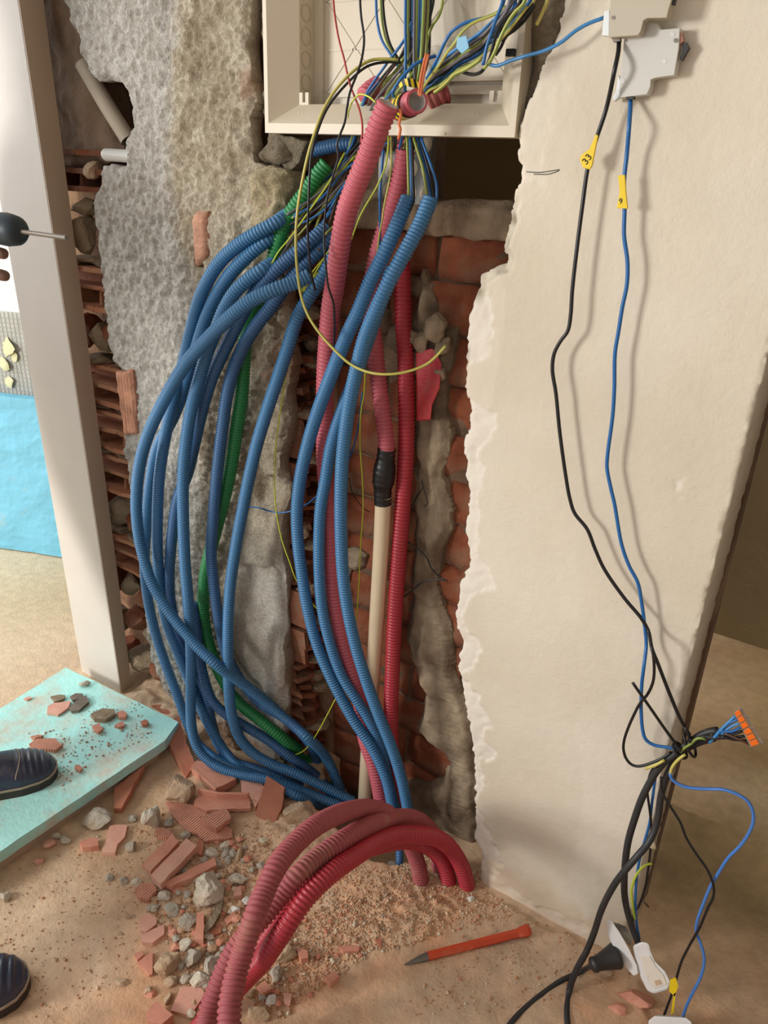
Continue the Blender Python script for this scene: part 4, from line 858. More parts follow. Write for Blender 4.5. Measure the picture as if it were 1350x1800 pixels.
# pink hose lying inside the box behind the wires
hose([(640,172,.03),(652,160,.045),(664,152,.06)], .0165, M_pink, 'pink conduit end deep inside the box behind the leaning wires', open_end=False, pitch=.0078)
hose([(752,178,.030),(770,168,.036),(786,160,.045)], .0185, M_maroon, 'dark pink conduit bump lying inside the box at its bottom edge', pitch=.0078)
W_([(749,95,-.04),(744,115,-.05),(740,135,-.065),(736,166,-.088)], .0019, M_orange, 'orange pull cord rising from the taped pink stub')
W_([(753,97,-.04),(748,117,-.05),(744,138,-.065),(739,168,-.088)], .0019, M_orange, 'second strand of orange pull cord close beside the first one', name='cord')
W_([(703,192,-.098),(705,205,-.10),(701,216,-.10),(704,228,-.10),(700,244,-.098)], .0021, M_orange, 'frayed orange pull cord hanging from the thick pink conduit mouth')
q4 = [(804,66),(820,62),(825,84),(812,95),(802,84)]
o = MB().prism([tuple(P(a, b_, -.075)) for a, b_ in q4], [tuple(P(a, b_, -.060)) for a, b_ in q4]).build('tape_flag', mat('pale_blue_tape', (120, 178, 210), .5), bevel=.001)
prop(o, 'pale blue tape flag wrapped on the sweeping bundle', 'tape')

# ================================================================ BREAKERS AND THE CABLES ON THE PLASTER
def plate(outline, y0, y1): return MB().prism([tuple(P(a, b_, y0)) for a, b_ in outline], [tuple(np.array(P(a, b_, y0))*[1, 0, 1]+[0, y1, 0]) for a, b_ in outline])
def ringpx(cx, cy, rpx, n=14): return [(cx+rpx*math.cos(2*math.pi*i/n), cy+rpx*math.sin(2*math.pi*i/n)) for i in range(n)]
bk1 = empty('circuit_breaker', tuple(P(1140, 110, -.012)), 'light grey circuit breaker on the wall with its black toggle showing, lower of two', 'circuit breaker')
CS = plate([(1097,68),(1131,60),(1138,39),(1156,41),(1161,52),(1195,49),(1193,85),(1185,132),(1151,137),(1144,140),(1143,153),(1137,166),(1088,172),(1090,133)], -.021, -.003).build('case', M_brk, bk1, bevel=.0008)
plate([(1087,132),(1092,150),(1089,171),(1079,178),(1077,172),(1083,160)], -.017, -.008).build('rail_clip', M_metal, bk1)
plate([(1199,78),(1206,74),(1211,84),(1206,92),(1198,107),(1195,103),(1200,91)], -.016, -.008).build('toggle', M_dark, bk1)
plate([(1193,54),(1198,58),(1200,72),(1194,80)], -.018, -.006).build('toggle_collar', mat('reddish_plastic', (190, 140, 124), .5), bk1)
plate(ringpx(1188, 71, 4.2), -.0216, -.019).build('screw', M_steel, CS)
for (a, b_, r_) in ((1182,60,4),(1168,108,4),(1094,142,5)): plate(ringpx(a, b_, r_), -.0215, -.019).build('case_plug', mat('pale_grey_plastic', (216, 216, 212), .4), CS)
plate([(1100,171.5),(1113,170),(1113,174),(1100,175.5)], -.020, -.010).build('terminal_slot', M_dark, CS)
bk2 = empty('circuit_breaker', tuple(P(1125, 20, -.03)), 'shaded single pole circuit breaker overlapping the other, cut off by the top edge', 'circuit breaker')
CS2 = plate([(1078,-70),(1190,-60),(1183,-8),(1176,14),(1172,31),(1138,32),(1131,36),(1127,53),(1122,62),(1070,66),(1071,27)], -.041, -.0225).build('case', M_brkb, bk2, bevel=.0008)
plate([(1062,20),(1071,18),(1070,63),(1058,62)], -.037, -.027).build('rail_clip', M_metal, bk2)
plate(ringpx(1078, 31, 3.6), -.0416, -.039).build('screw', M_steel, CS2)
plate([(1181,-4),(1187,-2),(1184,8),(1178,8)], -.036, -.028).build('toggle', M_dark, bk2)
plate([(1074,64),(1088,63),(1090,72),(1078,74)], -.030, -.0225).build('terminal_foot', M_steel, bk2)
def tag_flag(name, label, outline, y, text, tx, ty, size, rot):
    t_ = empty(name, tuple(P(*outline[0], y)), label, 'tag')
    MB().prism([tuple(P(a, b_, y)) for a, b_ in outline], [tuple(np.array(P(a, b_, y))+[0, .004, 0]) for a, b_ in outline]).build('tape', M_tag, t_, bevel=.0006)
    fc = bpy.data.curves.new('lettering', 'FONT'); fc.body = text; fc.size = size; fc.align_x = 'CENTER'; fc.align_y = 'CENTER'; fc.materials.append(M_ink); fc.extrude = .0001
    tmp = bpy.data.objects.new('lettering', fc); COL.objects.link(tmp); me = bpy.data.meshes.new_from_object(tmp.evaluated_get(bpy.context.evaluated_depsgraph_get())); bpy.data.objects.remove(tmp); o = bpy.data.objects.new('lettering', me); COL.objects.link(o); o.parent = t_; o.location = Vector(P(tx, ty, y-.0006))-t_.location; o.rotation_euler = (math.pi/2, rot, 0)
Y = -.026
W_([(1088,70,-.022),(1087,90,-.032),(1081,120,-.042),(1066,190,Y),(1048,245,Y),(1034,292,Y),(1024,360,Y),(1015,430,Y),(1006,510,Y),(1003,555,Y),(998,582,Y),(985,600,Y),(974,622,Y),(971,650,Y),(977,690,Y),(984,760,Y),(995,840,Y),(1002,878,Y),(1010,902,Y),(1032,930,Y),(1046,965,Y),(1062,1000,Y),(1098,1052,Y),(1128,1088,Y),(1140,1110,Y),(1146,1140,-.052),(1156,1165,-.05),(1176,1217,-.045),(1196,1264,-.04),(1212,1292,-.036)], .0029, M_wblack, 'long black wire hanging from the upper breaker down the cream wall')
W_([(1143,1128,-.049),(1148,1150,-.046),(1150,1175,-.045),(1148,1198,-.045),(1139,1219,-.045),(1124,1238,-.045),(1116,1253,-.046),(1104,1280,-.048),(1097,1302,-.05),(1096,1318,-.05),(1101,1334,-.05),(1110,1344,-.05),(1122,1347,-.05),(1145,1341,-.046),(1165,1332,-.042),(1180,1322,-.038)], .0024, M_wblack, 'black wire curling in a wide loop left of the cable tie')
W_([(1108,174,-.012),(1108,190,-.018),(1106,220,-.03),(1102,270,-.024),(1097,320,-.024),(1098,368,-.024),(1097,413,-.024),(1103,460,-.024),(1102,500,-.024),(1094,540,-.024),(1088,578,-.024),(1081,622,-.024),(1080,680,-.024),(1077,730,-.024),(1068,800,-.024),(1067,822,-.024),(1073,855,-.024),(1080,885,-.024),(1093,958,-.024),(1106,995,-.024),(1121,1024,-.024),(1128,1060,-.024),(1133,1098,-.024),(1136,1133,-.024),(1132,1170,-.04),(1128,1204,-.04),(1127,1250,-.04),(1130,1285,-.04),(1135,1300,-.04),(1148,1309,-.038),(1168,1313,-.036),(1190,1316,-.034)], .0029, M_wblue, 'long blue wire hanging from the lower breaker down the cream wall')
tag_flag('cable_tag', 'yellow tape tag with handwritten digits on the black wire', [(1047,236),(1051,238),(1040,292),(1036,298),(1024,294),(1019,280),(1022,272),(1036,262)], Y-.004, '33', 1032, 280, .013, -1.0)
tag_flag('cable_tag', 'yellow tape tag with a handwritten digit on the blue wire', [(1086,309),(1098,307),(1100,340),(1103,367),(1084,366),(1089,338)], -.0285, '9', 1091, 354, .010, -.2)
# cable bundle, ties and connectors at the wall corner
W_([(1262,1284,-.03),(1248,1286,-.03),(1228,1294,-.032),(1205,1312,-.034),(1186,1326,-.036),(1168,1340,-.038),(1154,1356,-.040),(1142,1376,-.043),(1128,1404,-.047),(1114,1444,-.052),(1104,1480,-.056),(1098,1530,-.06),(1098,1575,-.062),(1106,1614,-.062),(1118,1648,-.060),(1126,1668,-.058)], .0060, M_cable, 'thick black cable curving from the tied bundle into the white socket', cat='cable', name='cable')
W_([(1256,1297,-.022),(1232,1304,-.022),(1210,1314,-.024),(1192,1328,-.026),(1178,1350,-.028),(1168,1376,-.03),(1161,1404,-.034),(1157,1435,-.040),(1150,1461,-.048),(1138,1484,-.06),(1122,1503,-.074),(1104,1524,-.083),(1086,1546,-.088),(1070,1572,-.092),(1057,1600,-.096),(1044,1640,-.10),(1030,1674,-.105),(1012,1708,-.115),(1000,1744,-.125),(996,1780,-.135),(999,1812,-.145)], .0058, M_cable, 'thick black cable crossing in front of the other one toward the bottom edge', cat='cable', name='cable')
W_([(1282,1290,-.03),(1258,1296,-.034),(1236,1296,-.036),(1214,1304,-.040),(1198,1316,-.042)], .0045, M_cable, 'short black cable sheath leading from the tie toward the orange connectors', cat='cable', name='cable')
for (a, tl, lab) in ((( (1184,1308),(1206,1330) ), [(1194,1316,-.046),(1172,1286,-.05),(1140,1240,-.055),(1112,1200,-.06)], 'black cable tie with its tail pointing up to the left'), (((1204,1290),(1222,1328)), [(1213,1300,-.044),(1210,1290,-.045),(1204,1278,-.046)], 'black cable tie round the bundle nearer the orange connectors')):
    t_ = empty('cable_tie', tuple(P((a[0][0]+a[1][0])/2, (a[0][1]+a[1][1])/2, -.035)), lab, 'cable tie')
    p0, p1 = P(*a[0], -.034), P(*a[1], -.030); ax = _n(p1-p0); rad = np.linalg.norm(p1-p0)/2; mid = (p0+p1)/2; nn = np.array([0, 1, 0.])
    CC = np.array([mid+ax*rad*1.05*math.cos(q)+nn*.013*math.sin(q) for q in np.linspace(0, 2*np.pi, 25)]); V, F = sweep(CC, np.full(25, .0024), 6); mesh('strap', V, F, M_wblack, t_, True)
    h_ = P(tl[0][0], tl[0][1], tl[0][2]); b = MB().box(h_-.004, h_+.004); b.build('head', M_wblack, t_, bevel=.001)
    wire(px3(tl), .0024, M_wblack, None, parent=t_, name='tail')
def blk(o, lab): return prop(o, lab, 'connector')
a0, a1, a2, a3 = (1289,1253), (1303,1243), (1343,1306), (1319,1314)
def lerp(p, q, t): return (p[0]+(q[0]-p[0])*t, p[1]+(q[1]-p[1])*t)
for i, (s, e) in enumerate(((0, .5), (.51, 1))):
    L0, L1, R0, R1 = lerp(a0, a3, s), lerp(a0, a3, e), lerp(a1, a2, s), lerp(a1, a2, e)
    c_ = empty('lever_connector', tuple(P(*lerp(L0, R1, .5), -.03)), ('upper', 'lower')[i]+' of two clear wire connectors with orange levers at the end of the bundle', 'connector')
    b = MB().prism([tuple(P(*q, -.038)) for q in (L0, R0, R1, L1)], [tuple(P(*q, -.022)) for q in (L0, R0, R1, L1)]); CB = b.build('clear_body', M_clear, c_, bevel=.0012)
    for k in range(3):
        u0, u1 = k/3+.03, (k+1)/3-.03; qs = [lerp(lerp(L0, L1, u0), lerp(R0, R1, u0), .12), lerp(lerp(L0, L1, u0), lerp(R0, R1, u0), .66), lerp(lerp(L0, L1, u1), lerp(R0, R1, u1), .66), lerp(lerp(L0, L1, u1), lerp(R0, R1, u1), .12)]
        b = MB().prism([tuple(P(*q, -.0425)) for q in qs], [tuple(P(*q, -.0382)) for q in qs]); b.build('lever', M_lever, CB, bevel=.0006)
cw = [((1247,1306),(1268,1282),(1294,1257),M_wlblue),((1258,1296),(1276,1276),(1300,1262),M_wblue),((1268,1290),(1284,1278),(1303,1270),M_wlblue),((1262,1284),(1286,1286),(1306,1276),M_wblue),((1264,1292),(1290,1290),(1308,1284),M_wblack),((1262,1298),(1288,1296),(1311,1294),M_wblack),((1272,1288),(1300,1300),(1318,1308),M_wbrown),((1266,1294),(1290,1300),(1315,1302),M_wblack),((1244,1300),(1256,1286),(1270,1284),M_wbrown)]
for i, (a, b_, c_, m) in enumerate(cw):
    W_([(*a,-.036),(*b_,-.036+.002*(i % 3)),(*c_,-.030)], .0022, m, f'{cname(m)} wire fanning from the tied bundle into the orange connectors', f'{cname(m)} wires to the orange connectors')
W_([(1196,1322,-.044),(1204,1314,-.046),(1214,1308,-.046),(1222,1300,-.046),(1230,1297,-.046),(1240,1300,-.044)], .0021, M_wygr, 'green wire bent along the tied bundle')
W_([(1135,1351,-.05),(1144,1348,-.05),(1154,1344,-.05),(1168,1336,-.046)], .0026, M_wyel, 'short yellow wire end poking left from the tied bundle')
W_([(1205,1326,-.044),(1196,1332,-.046),(1186,1342,-.046),(1180,1352,-.046),(1178,1362,-.046)], .0025, M_wyel, 'yellow tape end on the looping blue wire under the tie')
W_([(1178,1358,-.046),(1180,1368,-.046),(1192,1378,-.045),(1208,1384,-.044),(1226,1386,-.042),(1250,1387,-.04),(1272,1388,-.04),(1298,1397,-.04),(1314,1408,-.04),(1323,1425,-.04),(1324,1444,-.04),(1316,1465,-.04),(1300,1488,-.04),(1280,1508,-.04),(1262,1536,-.04),(1248,1560,-.042),(1236,1590,-.044),(1226,1618,-.046),(1224,1638,-.047),(1232,1660,-.05),(1238,1686,-.054),(1232,1716,-.06),(1216,1748,-.07),(1206,1770,-.076),(1199,1792,-.085)], .0027, mat('cornflower_wire', (70, 122, 196), .35), 'blue wire swinging out wide to the side below the connectors')
W_([(1162,1366,-.044),(1164,1392,-.046),(1180,1420,-.046),(1196,1446,-.046),(1206,1472,-.046),(1226,1504,-.046),(1244,1530,-.047),(1254,1556,-.048),(1254,1576,-.049),(1244,1597,-.05),(1230,1630,-.053),(1212,1662,-.058),(1198,1690,-.066),(1190,1716,-.074),(1180,1750,-.082),(1172,1772,-.086),(1166,1788,-.09)], .0022, M_wblack, 'thin black wire crossing the swinging blue one on its way to the floor')
W_([(1154,1352,-.02),(1150,1381,-.014),(1146,1412,-.012),(1142,1446,-.014),(1134,1476,-.018),(1124,1512,-.022),(1118,1556,-.028),(1117,1590,-.034),(1119,1624,-.042),(1124,1650,-.05)], .0025, M_wblue, 'blue wire running down close to the wall behind the thick cables')
W_([(1148,1350,-.026),(1141,1366,-.022),(1138,1390,-.02),(1142,1424,-.018),(1145,1456,-.014),(1143,1496,-.01),(1139,1530,-.012),(1134,1560,-.016),(1124,1590,-.024),(1114,1608,-.034),(1112,1630,-.045)], .0022, M_wblack, 'thin black wire running down the very corner of the wall')
W_([(1146,1518,-.02),(1136,1520,-.022),(1124,1530,-.026),(1115,1546,-.03),(1110,1566,-.034),(1112,1590,-.038),(1116,1616,-.044)], .0021, M_wlime, 'short lime wire with a loose end beside the wall corner')
W_([(1128,1582,-.008),(1134,1588,-.01),(1140,1594,-.008)], .0018, M_wbrown, 'dark wire offcut stuck to the wall corner')
o = lump('filler_blob', tuple(P(1146, 1484, -.008)), (.009, .006, .010), mat('cream_filler', (230, 214, 180), .7), 901, None, sub=2, smooth=True); prop(o, 'small cream blob of filler on the wall corner behind the cables', 'filler blob')

# ---- plug and socket lying on the floor
plug = empty('power_plug', tuple(G(1070, 1690, .02)), 'black round power plug pushed into the white socket', 'plug')
a = P(1041, 1697, -.120); bq = P(1082, 1681, -.083); ax = _n(bq-a); C = np.array([a-ax*.004, a, a+ax*.004, a+ax*.010, a*.45+bq*.55, bq-ax*.003, bq, bq+ax*.004]); V, F = sweep(C, np.array([.006, .0125, .0138, .0128, .0165, .0215, .0225, .0205]), 24); F += [list(range(24))[::-1], list(range(len(V)-24, len(V)))]
mesh('plug_body', V, F, M_dark, plug, True)
wire([a]+[G(q, s_, .007+hh) for q, s_, hh in ((1022, 1707, .006), (1008, 1714, .003), (985, 1725, .001), (955, 1746, 0), (930, 1766, 0), (905, 1790, 0), (884, 1818, 0))], .0052, M_cable, None, parent=plug, name='cord')
sock = empty('extension_socket', tuple(G(1120, 1700, .0)), 'white plastic socket with a broken transparent back, lying under the cables', 'socket')
def prismpx(pts, y0, y1): return MB().prism([tuple(P(a, b_, y0)) for a, b_ in pts], [tuple(P(a, b_, y1)) for a, b_ in pts])
fp = [(1066,1620),(1074,1617),(1090,1640),(1106,1668),(1120,1698),(1122,1712),(1114,1716),(1100,1700),(1082,1672),(1069,1645)]
prismpx(fp, -.082, -.052).build('face_plate', M_white, sock, bevel=.002)
hp = [(1112,1662),(1128,1655),(1141,1658),(1144,1672),(1152,1690),(1170,1708),(1180,1728),(1174,1740),(1150,1747),(1138,1742),(1128,1722),(1120,1700),(1116,1682)]
prismpx(hp, -.078, -.050).build('housing', M_white, sock, bevel=.004)
hp2 = [(1126,1680),(1142,1680),(1152,1698),(1166,1714),(1172,1730),(1152,1738),(1142,1730),(1132,1706)]
prismpx(hp2, -.0795, -.0775).build('housing_cover', mat('ivory_worn_plastic', (232, 226, 212), .3, dust=(190, 150, 110), dustamt=.12), sock, bevel=.0006)
prismpx([(1150,1724),(1160,1722),(1164,1730),(1153,1733)], -.0802, -.0795).build('label_scrap', mat('tan_scrap', (206, 176, 148), .6), sock)
prismpx([(1078,1620),(1100,1628),(1112,1648),(1108,1664),(1096,1650),(1084,1634)], -.054, -.042).build('inner_carrier', M_box, sock, bevel=.001)
for k in range(3): prismpx([(1084+k*6,1624+k*4),(1088+k*6,1622+k*4),(1092+k*6,1630+k*4),(1087+k*6,1632+k*4)], -.062, -.050).build('contact', M_metal, sock)
s2 = empty('socket_box', tuple(G(1180, 1796, .0)), 'white socket box cut off by the bottom edge under two wires', 'socket')
q = [(1140,1794),(1150,1786),(1206,1789),(1216,1797),(1214,1850),(1138,1850)]
prismpx(q, -.11, -.075).build('socket_body', M_white, s2, bevel=.002)
prismpx([(1150,1786),(1156,1784),(1200,1787),(1200,1791),(1152,1790)], -.10, -.085).build('terminal_strip', mat('grey_terminal', (170, 168, 164), .5), s2)
fl = empty('cable_tag', tuple(P(1184, 1738, -.08)), 'yellow tape flag hanging near the floor on the thin black wire', 'tag')
prismpx([(1178,1722),(1188,1718),(1192,1734),(1186,1752),(1176,1742)], -.084, -.080).build('tape', M_tag, fl)
prismpx([(1184,1748),(1188,1744),(1184,1780),(1179,1784)], -.084, -.082).build('tape_tail', M_tag, fl)

# ================================================================ FLOOR PIECES
def shard(pts, h, m, label, base=0.0, group=None, tilt=(0, 0), name='brick_shard', cat='brick shard', cell=0):
    """flat broken piece: its outline lies in the plane at its own height and is given thickness downward"""
    z1 = base+h; top = [np.array(G(a, b_, z1)) for a, b_ in pts]; c = np.mean(top, 0)
    # subdivide the rim and break it up a little
    out = []
    for i, p in enumerate(top):
        q = top[(i+1) % len(top)]; n = max(1, int(np.linalg.norm(q-p)/.012))
        for k in range(n):
            w_ = p+(q-p)*k/n; out.append(w_+(rng.normal(0, .0009, 3)*[1, 1, .3] if k else 0))
    out = np.array(out); dz = (out[:, :2]-c[:2])@np.array(tilt); out[:, 2] += dz
    low = out.copy(); low[:, 2] -= h; low[:, :2] = c[:2]+(low[:, :2]-c[:2])*.985
    lowest = low[:, 2].min()-base
    b = MB().prism([tuple(p) for p in out], [tuple(p) for p in low]); o = b.build(name, m)
    o.data.materials.clear(); o.data.materials.append(m)
    o.location.z -= max(lowest, 0)
    return prop(o, label, cat, group)
def c4(pts): return [(x/2.769, 1150+y/2.769) for x, y in pts]
def c5(pts): return [(250+x/3, 1350+y/3) for x, y in pts]
T1 = mat('terracotta', (208, 142, 118), .85, .0012, 90, .18, 14, dust=(200, 164, 134), dustamt=.22)
T2 = mat('pale_terracotta', (218, 162, 142), .85, .0012, 90, .16, 14, dust=(206, 172, 144), dustamt=.25)
T3 = mat('deep_shaded_terracotta', (184, 116, 90), .85, .0014, 80, .2, 16, dust=(170, 130, 100), dustamt=.18)  # darker clay; on the shaded pieces it stands in for their shade
TS = M_brickst
shard(c5([(120,175),(250,190),(330,232),(475,320),(478,365),(330,385),(290,345),(240,330),(170,260)]), .009, TS, 'large grooved terracotta slab under the smaller grooved piece', base=.004)
shard(c5([(305,258),(400,222),(440,210),(468,262),(390,318),(350,298)]), .014, M_brickst, 'small pale grooved brick piece lying on the large grooved slab', base=.014)
o = shard(c5([(272,190),(300,128),(405,150),(565,152),(572,212),(450,216),(340,222)]), .010, T1, 'long terracotta channel piece with a raised rim', base=.010)
b = MB()
for i, (a, bq) in enumerate((((300,128),(405,150)), ((405,150),(565,152)))):
    p, q = (np.array(G(*c5([a])[0], .020)), np.array(G(*c5([bq])[0], .020))); n_ = np.array([0, -.006, 0])
    b.hexa([tuple(p), tuple(q), tuple(q+n_), tuple(p+n_), tuple(p+[0, 0, .014]), tuple(q+[0, 0, .014]), tuple(q+n_+[0, 0, .012]), tuple(p+n_+[0, 0, .012])])
b.build('rim', T1, o)
shard(c4([(930,550),(955,500),(1020,520),(1150,608),(1050,675),(990,612)]), .022, T1, 'broken terracotta block tucked under the lowest blue conduit', base=.0, tilt=(.1, -.2))
shard(c5([(515,58),(615,60),(650,108),(597,205),(572,150),(525,132)]), .014, T2, 'pale terracotta piece between the channel piece and the leaning block', base=.004)
shard(c5([(658,76),(752,122),(735,205),(684,275),(600,214)]), .030, T3, 'dark terracotta block leaning at the foot of the blue conduits', base=.0, tilt=(-.2, .3))
shard(c4([(795,388),(872,336),(905,420),(950,512),(902,562),(868,515)]), .028, T3, 'long shaded brick piece leaning on the corner of the turquoise board', base=.0, tilt=(-.25, .15))
shard(c4([(735,248),(800,245),(868,288),(880,322),(800,285)]), .018, T3, 'shaded brick piece lying against the foot of the render behind the board', base=.0)
shard(c4([(555,648),(640,590),(705,552),(640,660),(590,742),(552,742)]), .020, T3, 'shaded brick plank half under the front edge of the turquoise board', base=.0, tilt=(.0, .1))
shard(c4([(535,832),(620,830),(606,890),(572,925),(560,968),(495,964)]), .009, T2, 'flat pinkish tile fragment with small holes, lying alone', base=.0)
shard(c4([(385,914),(440,893),(474,896),(480,930),(400,940)]), .016, T1, 'small red wedge beside the edge of the turquoise board', base=.0)
shard(c5([(0,508),(80,425),(160,345),(196,385),(118,468),(44,545)]), .016, T1, 'smooth terracotta strip lying parallel to its longer twin', base=.010)
shard(c5([(232,370),(288,408),(190,515),(96,612),(44,566),(140,466)]), .018, T2, 'longer smooth terracotta strip with a dark lower edge', base=.016)
shard(c5([(112,606),(250,532),(382,470),(392,512),(270,574),(152,626)]), .018, T1, 'thin terracotta stick lying above the big pale rock', base=.004)
shard(c5([(68,320),(112,314),(152,334),(162,360),(124,366),(76,352)]), .012, TS, 'little grooved shard above the two smooth strips', base=.004)
shard(c4([(655,1140),(700,1110),(752,1120),(762,1148),(722,1192),(680,1182)]), .016, TS, 'grooved shard lying below the two smooth strips', base=.0)
shard(c5([(290,372),(322,386),(315,458),(286,448)]), .012, T3, 'dark brick fragment under the end of the long smooth strip', base=.0)
shard(c4([(676,1290),(720,1258),(762,1280),(762,1312),(712,1350),(684,1344)]), .010, T2, 'rounded flat terracotta chip left of the rubble heap', base=.002)
shard(c4([(690,1368),(740,1340),(798,1314),(800,1360),(742,1404),(690,1400)]), .012, T2, 'broad flat terracotta chip just below the rounded one', base=.002)
shard(c4([(668,1500),(744,1446),(742,1556),(726,1560)]), .009, T1, 'triangular terracotta splinter standing out on the bare dirt', base=.0)
shard(c4([(650,1462),(690,1440),(700,1462),(668,1488)]), .008, T1, 'tiny terracotta chip touching the triangular splinter', base=.0)
shard(c5([(290,760),(328,766),(322,908),(272,898)]), .020, T1, 'upright terracotta bar between grey stones in the heap', base=.006)
shard(c5([(340,880),(380,840),(420,820),(415,868),(362,886)]), .012, T3, 'dark red chip next to the terracotta bar', base=.002)
shard(c5([(428,800),(488,755),(496,785),(450,822)]), .012, T1, 'orange red chip near the maroon conduits', base=.002)
shard(c5([(395,690),(430,688),(414,760),(372,830),(330,872),(322,842),(372,770)]), .014, M_stone, 'long pale mortar splinter crossing the middle of the heap', base=.008, name='mortar_splinter', cat='stone')
shard(c5([(20,1290),(74,1226),(162,1300),(102,1352),(26,1332)]), .026, T1, 'cubic terracotta block at the bottom edge of the picture', base=.0)
shard(c5([(208,1150),(312,1160),(332,1190),(250,1310),(150,1278)]), .010, T2, 'wide pale tile piece beside the lower end of the maroon conduits', base=.0)
shard(c5([(614,500),(656,506),(640,590),(610,582)]), .014, T2, 'pale brick piece touching the maroon conduits from behind', base=.004)
shard(c5([(480,630),(520,625),(525,665),(485,676)]), .014, T2, 'small square pinkish chip above the white pebble', base=.006)
shard(c5([(1025,940),(1145,938),(1142,964),(1060,966)]), .010, T1, 'thin orange sliver on the dirt right of the red conduit', base=.0)
shard(c5([(965,1100),(1010,1070),(1040,1098),(990,1136)]), .014, T1, 'small orange chip on the edge of the smooth screed', base=.0)
shard(c5([(1222,902),(1265,895),(1256,946)]), .010, T3, 'small dark orange chip in the loose dirt by the pit', base=.0)
shard(c5([(808,946),(870,960),(876,1000),(838,1006)]), .016, T1, 'brick chip beside the brown stone right of the red conduit', base=.0)
shard(c5([(604,1152),(650,1125),(682,1160),(640,1186)]), .014, T1, 'brick chip near the lower bend of the red conduit', base=.0)
shard(c5([(745,1185),(790,1190),(780,1240),(748,1230)]), .010, T2, 'pale brick chip on the dirt below the red conduit', base=.0)
ZB = .058
shard(c4([(232,252),(262,236),(345,226),(330,262),(282,295),(228,286)]), .007, T2, 'pinkish brick flake lying on the turquoise board', base=ZB)
shard(c4([(335,258),(372,226),(420,198),(432,230),(384,272),(346,276)]), .009, mat('slate_flake', (118, 106, 94), .9, .004, 50, .3, 20), 'dark layered flake lying on the turquoise board', base=ZB, name='stone_flake', cat='stone')
shard(c4([(245,205),(292,196),(316,198),(312,216),(262,232)]), .008, M_stone, 'small brownish flake at the back of the turquoise board', base=ZB, name='stone_flake', cat='stone')
shard(c4([(340,206),(366,190),(402,190),(398,214),(352,222)]), .008, mat('slate_flake'), 'dark small flake behind the layered one on the turquoise board', base=ZB, name='stone_flake', cat='stone')
shard(c4([(440,290),(500,262),(556,266),(562,290),(512,316),(458,312)]), .013, M_stone, 'flat grey mortar cake lying on the turquoise board', base=ZB, name='mortar_cake', cat='stone')
shard(c4([(566,284),(596,272),(618,286),(612,306),(580,306)]), .010, T1, 'orange chip beside the grey mortar cake on the turquoise board', base=ZB)
shard(c4([(556,346),(582,330),(600,326),(606,346),(578,354)]), .008, T1, 'flat orange chip in front of the mortar cake on the turquoise board', base=ZB)
shard(c4([(448,348),(484,334),(502,362),(478,378),(456,366)]), .010, T1, 'orange chip in the middle of the turquoise board', base=ZB)
shard(c4([(684,328),(706,316),(722,324),(716,342),(692,342)]), .009, T3, 'dark orange chip near the right corner of the turquoise board', base=ZB)
shard(c4([(140,436),(180,410),(268,410),(288,432),(306,440),(268,466),(150,456)]), .010, TS, 'grooved brick fragment touching the toe of the boot', base=ZB)
shard(c4([(148,400),(190,390),(212,394),(164,412)]), .008, TS, 'small grooved flake just behind the boot toe', base=ZB)
shard(c4([(113,216),(148,204),(154,214),(130,222)]), .005, T2, 'thin pink flake near the back edge of the turquoise board', base=ZB)
shard(c4([(362,548),(384,536),(402,554),(386,568)]), .008, T1, 'small orange chip right of the boot on the turquoise board', base=ZB)

ST1 = mat('pale_stone', (226, 214, 192), .95, .011, 75, .16, 16, dust=(196, 160, 126), dustamt=.3)
ST2 = mat('grey_stone', (194, 184, 166), .95, .011, 75, .22, 18, dust=(196, 160, 126), dustamt=.3)
ST3 = mat('brown_stone', (204, 174, 142), .95, .011, 75, .24, 18, dust=(196, 160, 126), dustamt=.3)
ST4 = mat('white_pebble_stone', (220, 216, 208), .8, .002, 60, .08, 20)
def rock(cx, cy, w_, h_, m, label, base=0.0, seed=0, group=None, name='stone', cat='stone', sub=3, rot=None):
    c = np.array(G(cx, cy, base+.01)); dist = np.linalg.norm(c-CAM); ppm = FPX/(abs((c-CAM)@AY_F))
    rx = w_/2/ppm; rz = h_/2/ppm*.72; ry = h_/2/ppm*.95
    V, F = lump_mesh(rx, ry, rz, seed, sub); a = rng.uniform(-.3, .3) if rot is None else rot
    yaw = .42+a; cc, s_ = math.cos(yaw), math.sin(yaw); V = np.c_[V[:, 0]*cc-V[:, 1]*s_, V[:, 0]*s_+V[:, 1]*cc, V[:, 2]]
    c = np.array(G(cx, cy+h_*.1, base+rz*.7)); V = V+c; V[:, 2] += base-V[:, 2].min()-.003
    o = mesh(name, V, F, m, None, False); return prop(o, label, cat, group)
AY_F = RW[:, 2]
def R5(x, y, w_, h_, m, label, **k): return rock(250+x/3, 1350+y/3, w_/3, h_/3, m, label, seed=int(x*7+y) % 9973, **k)
def R4(x, y, w_, h_, m, label, **k): return rock(x/2.769, 1150+y/2.769, w_/2.769, h_/2.769, m, label, seed=int(x*5+y*3) % 9973, **k)
R5(200,102,172,172,ST3,'big rough brownish mortar lump near the corner of the turquoise board')
R5(55,245,92,170,ST1,'tall pale mortar lump with a smooth white face, beside the grooved slab', sub=3)
R5(345,628,185,200,ST1,'largest pale rock in the middle of the rubble heap', base=.004, sub=4)
R5(140,282,52,62,ST2,'small grey ribbed stone right of the tall pale lump')
R5(505,580,104,72,ST1,'pale pointed stone near the maroon conduits', base=.01)
R5(493,735,66,50,ST4,'round white pebble beside the maroon conduits', base=.01)
R5(545,696,44,56,ST4,'bluish white pebble touching the maroon conduits', base=.008)
R5(120,666,96,74,ST1,'pale angular stone left of the largest pale rock', base=.004)
R5(158,740,112,76,ST2,'grey stone just under the pale angular one', base=.004)
R5(52,735,66,54,ST2,'small grey stone at the left tip of the heap')
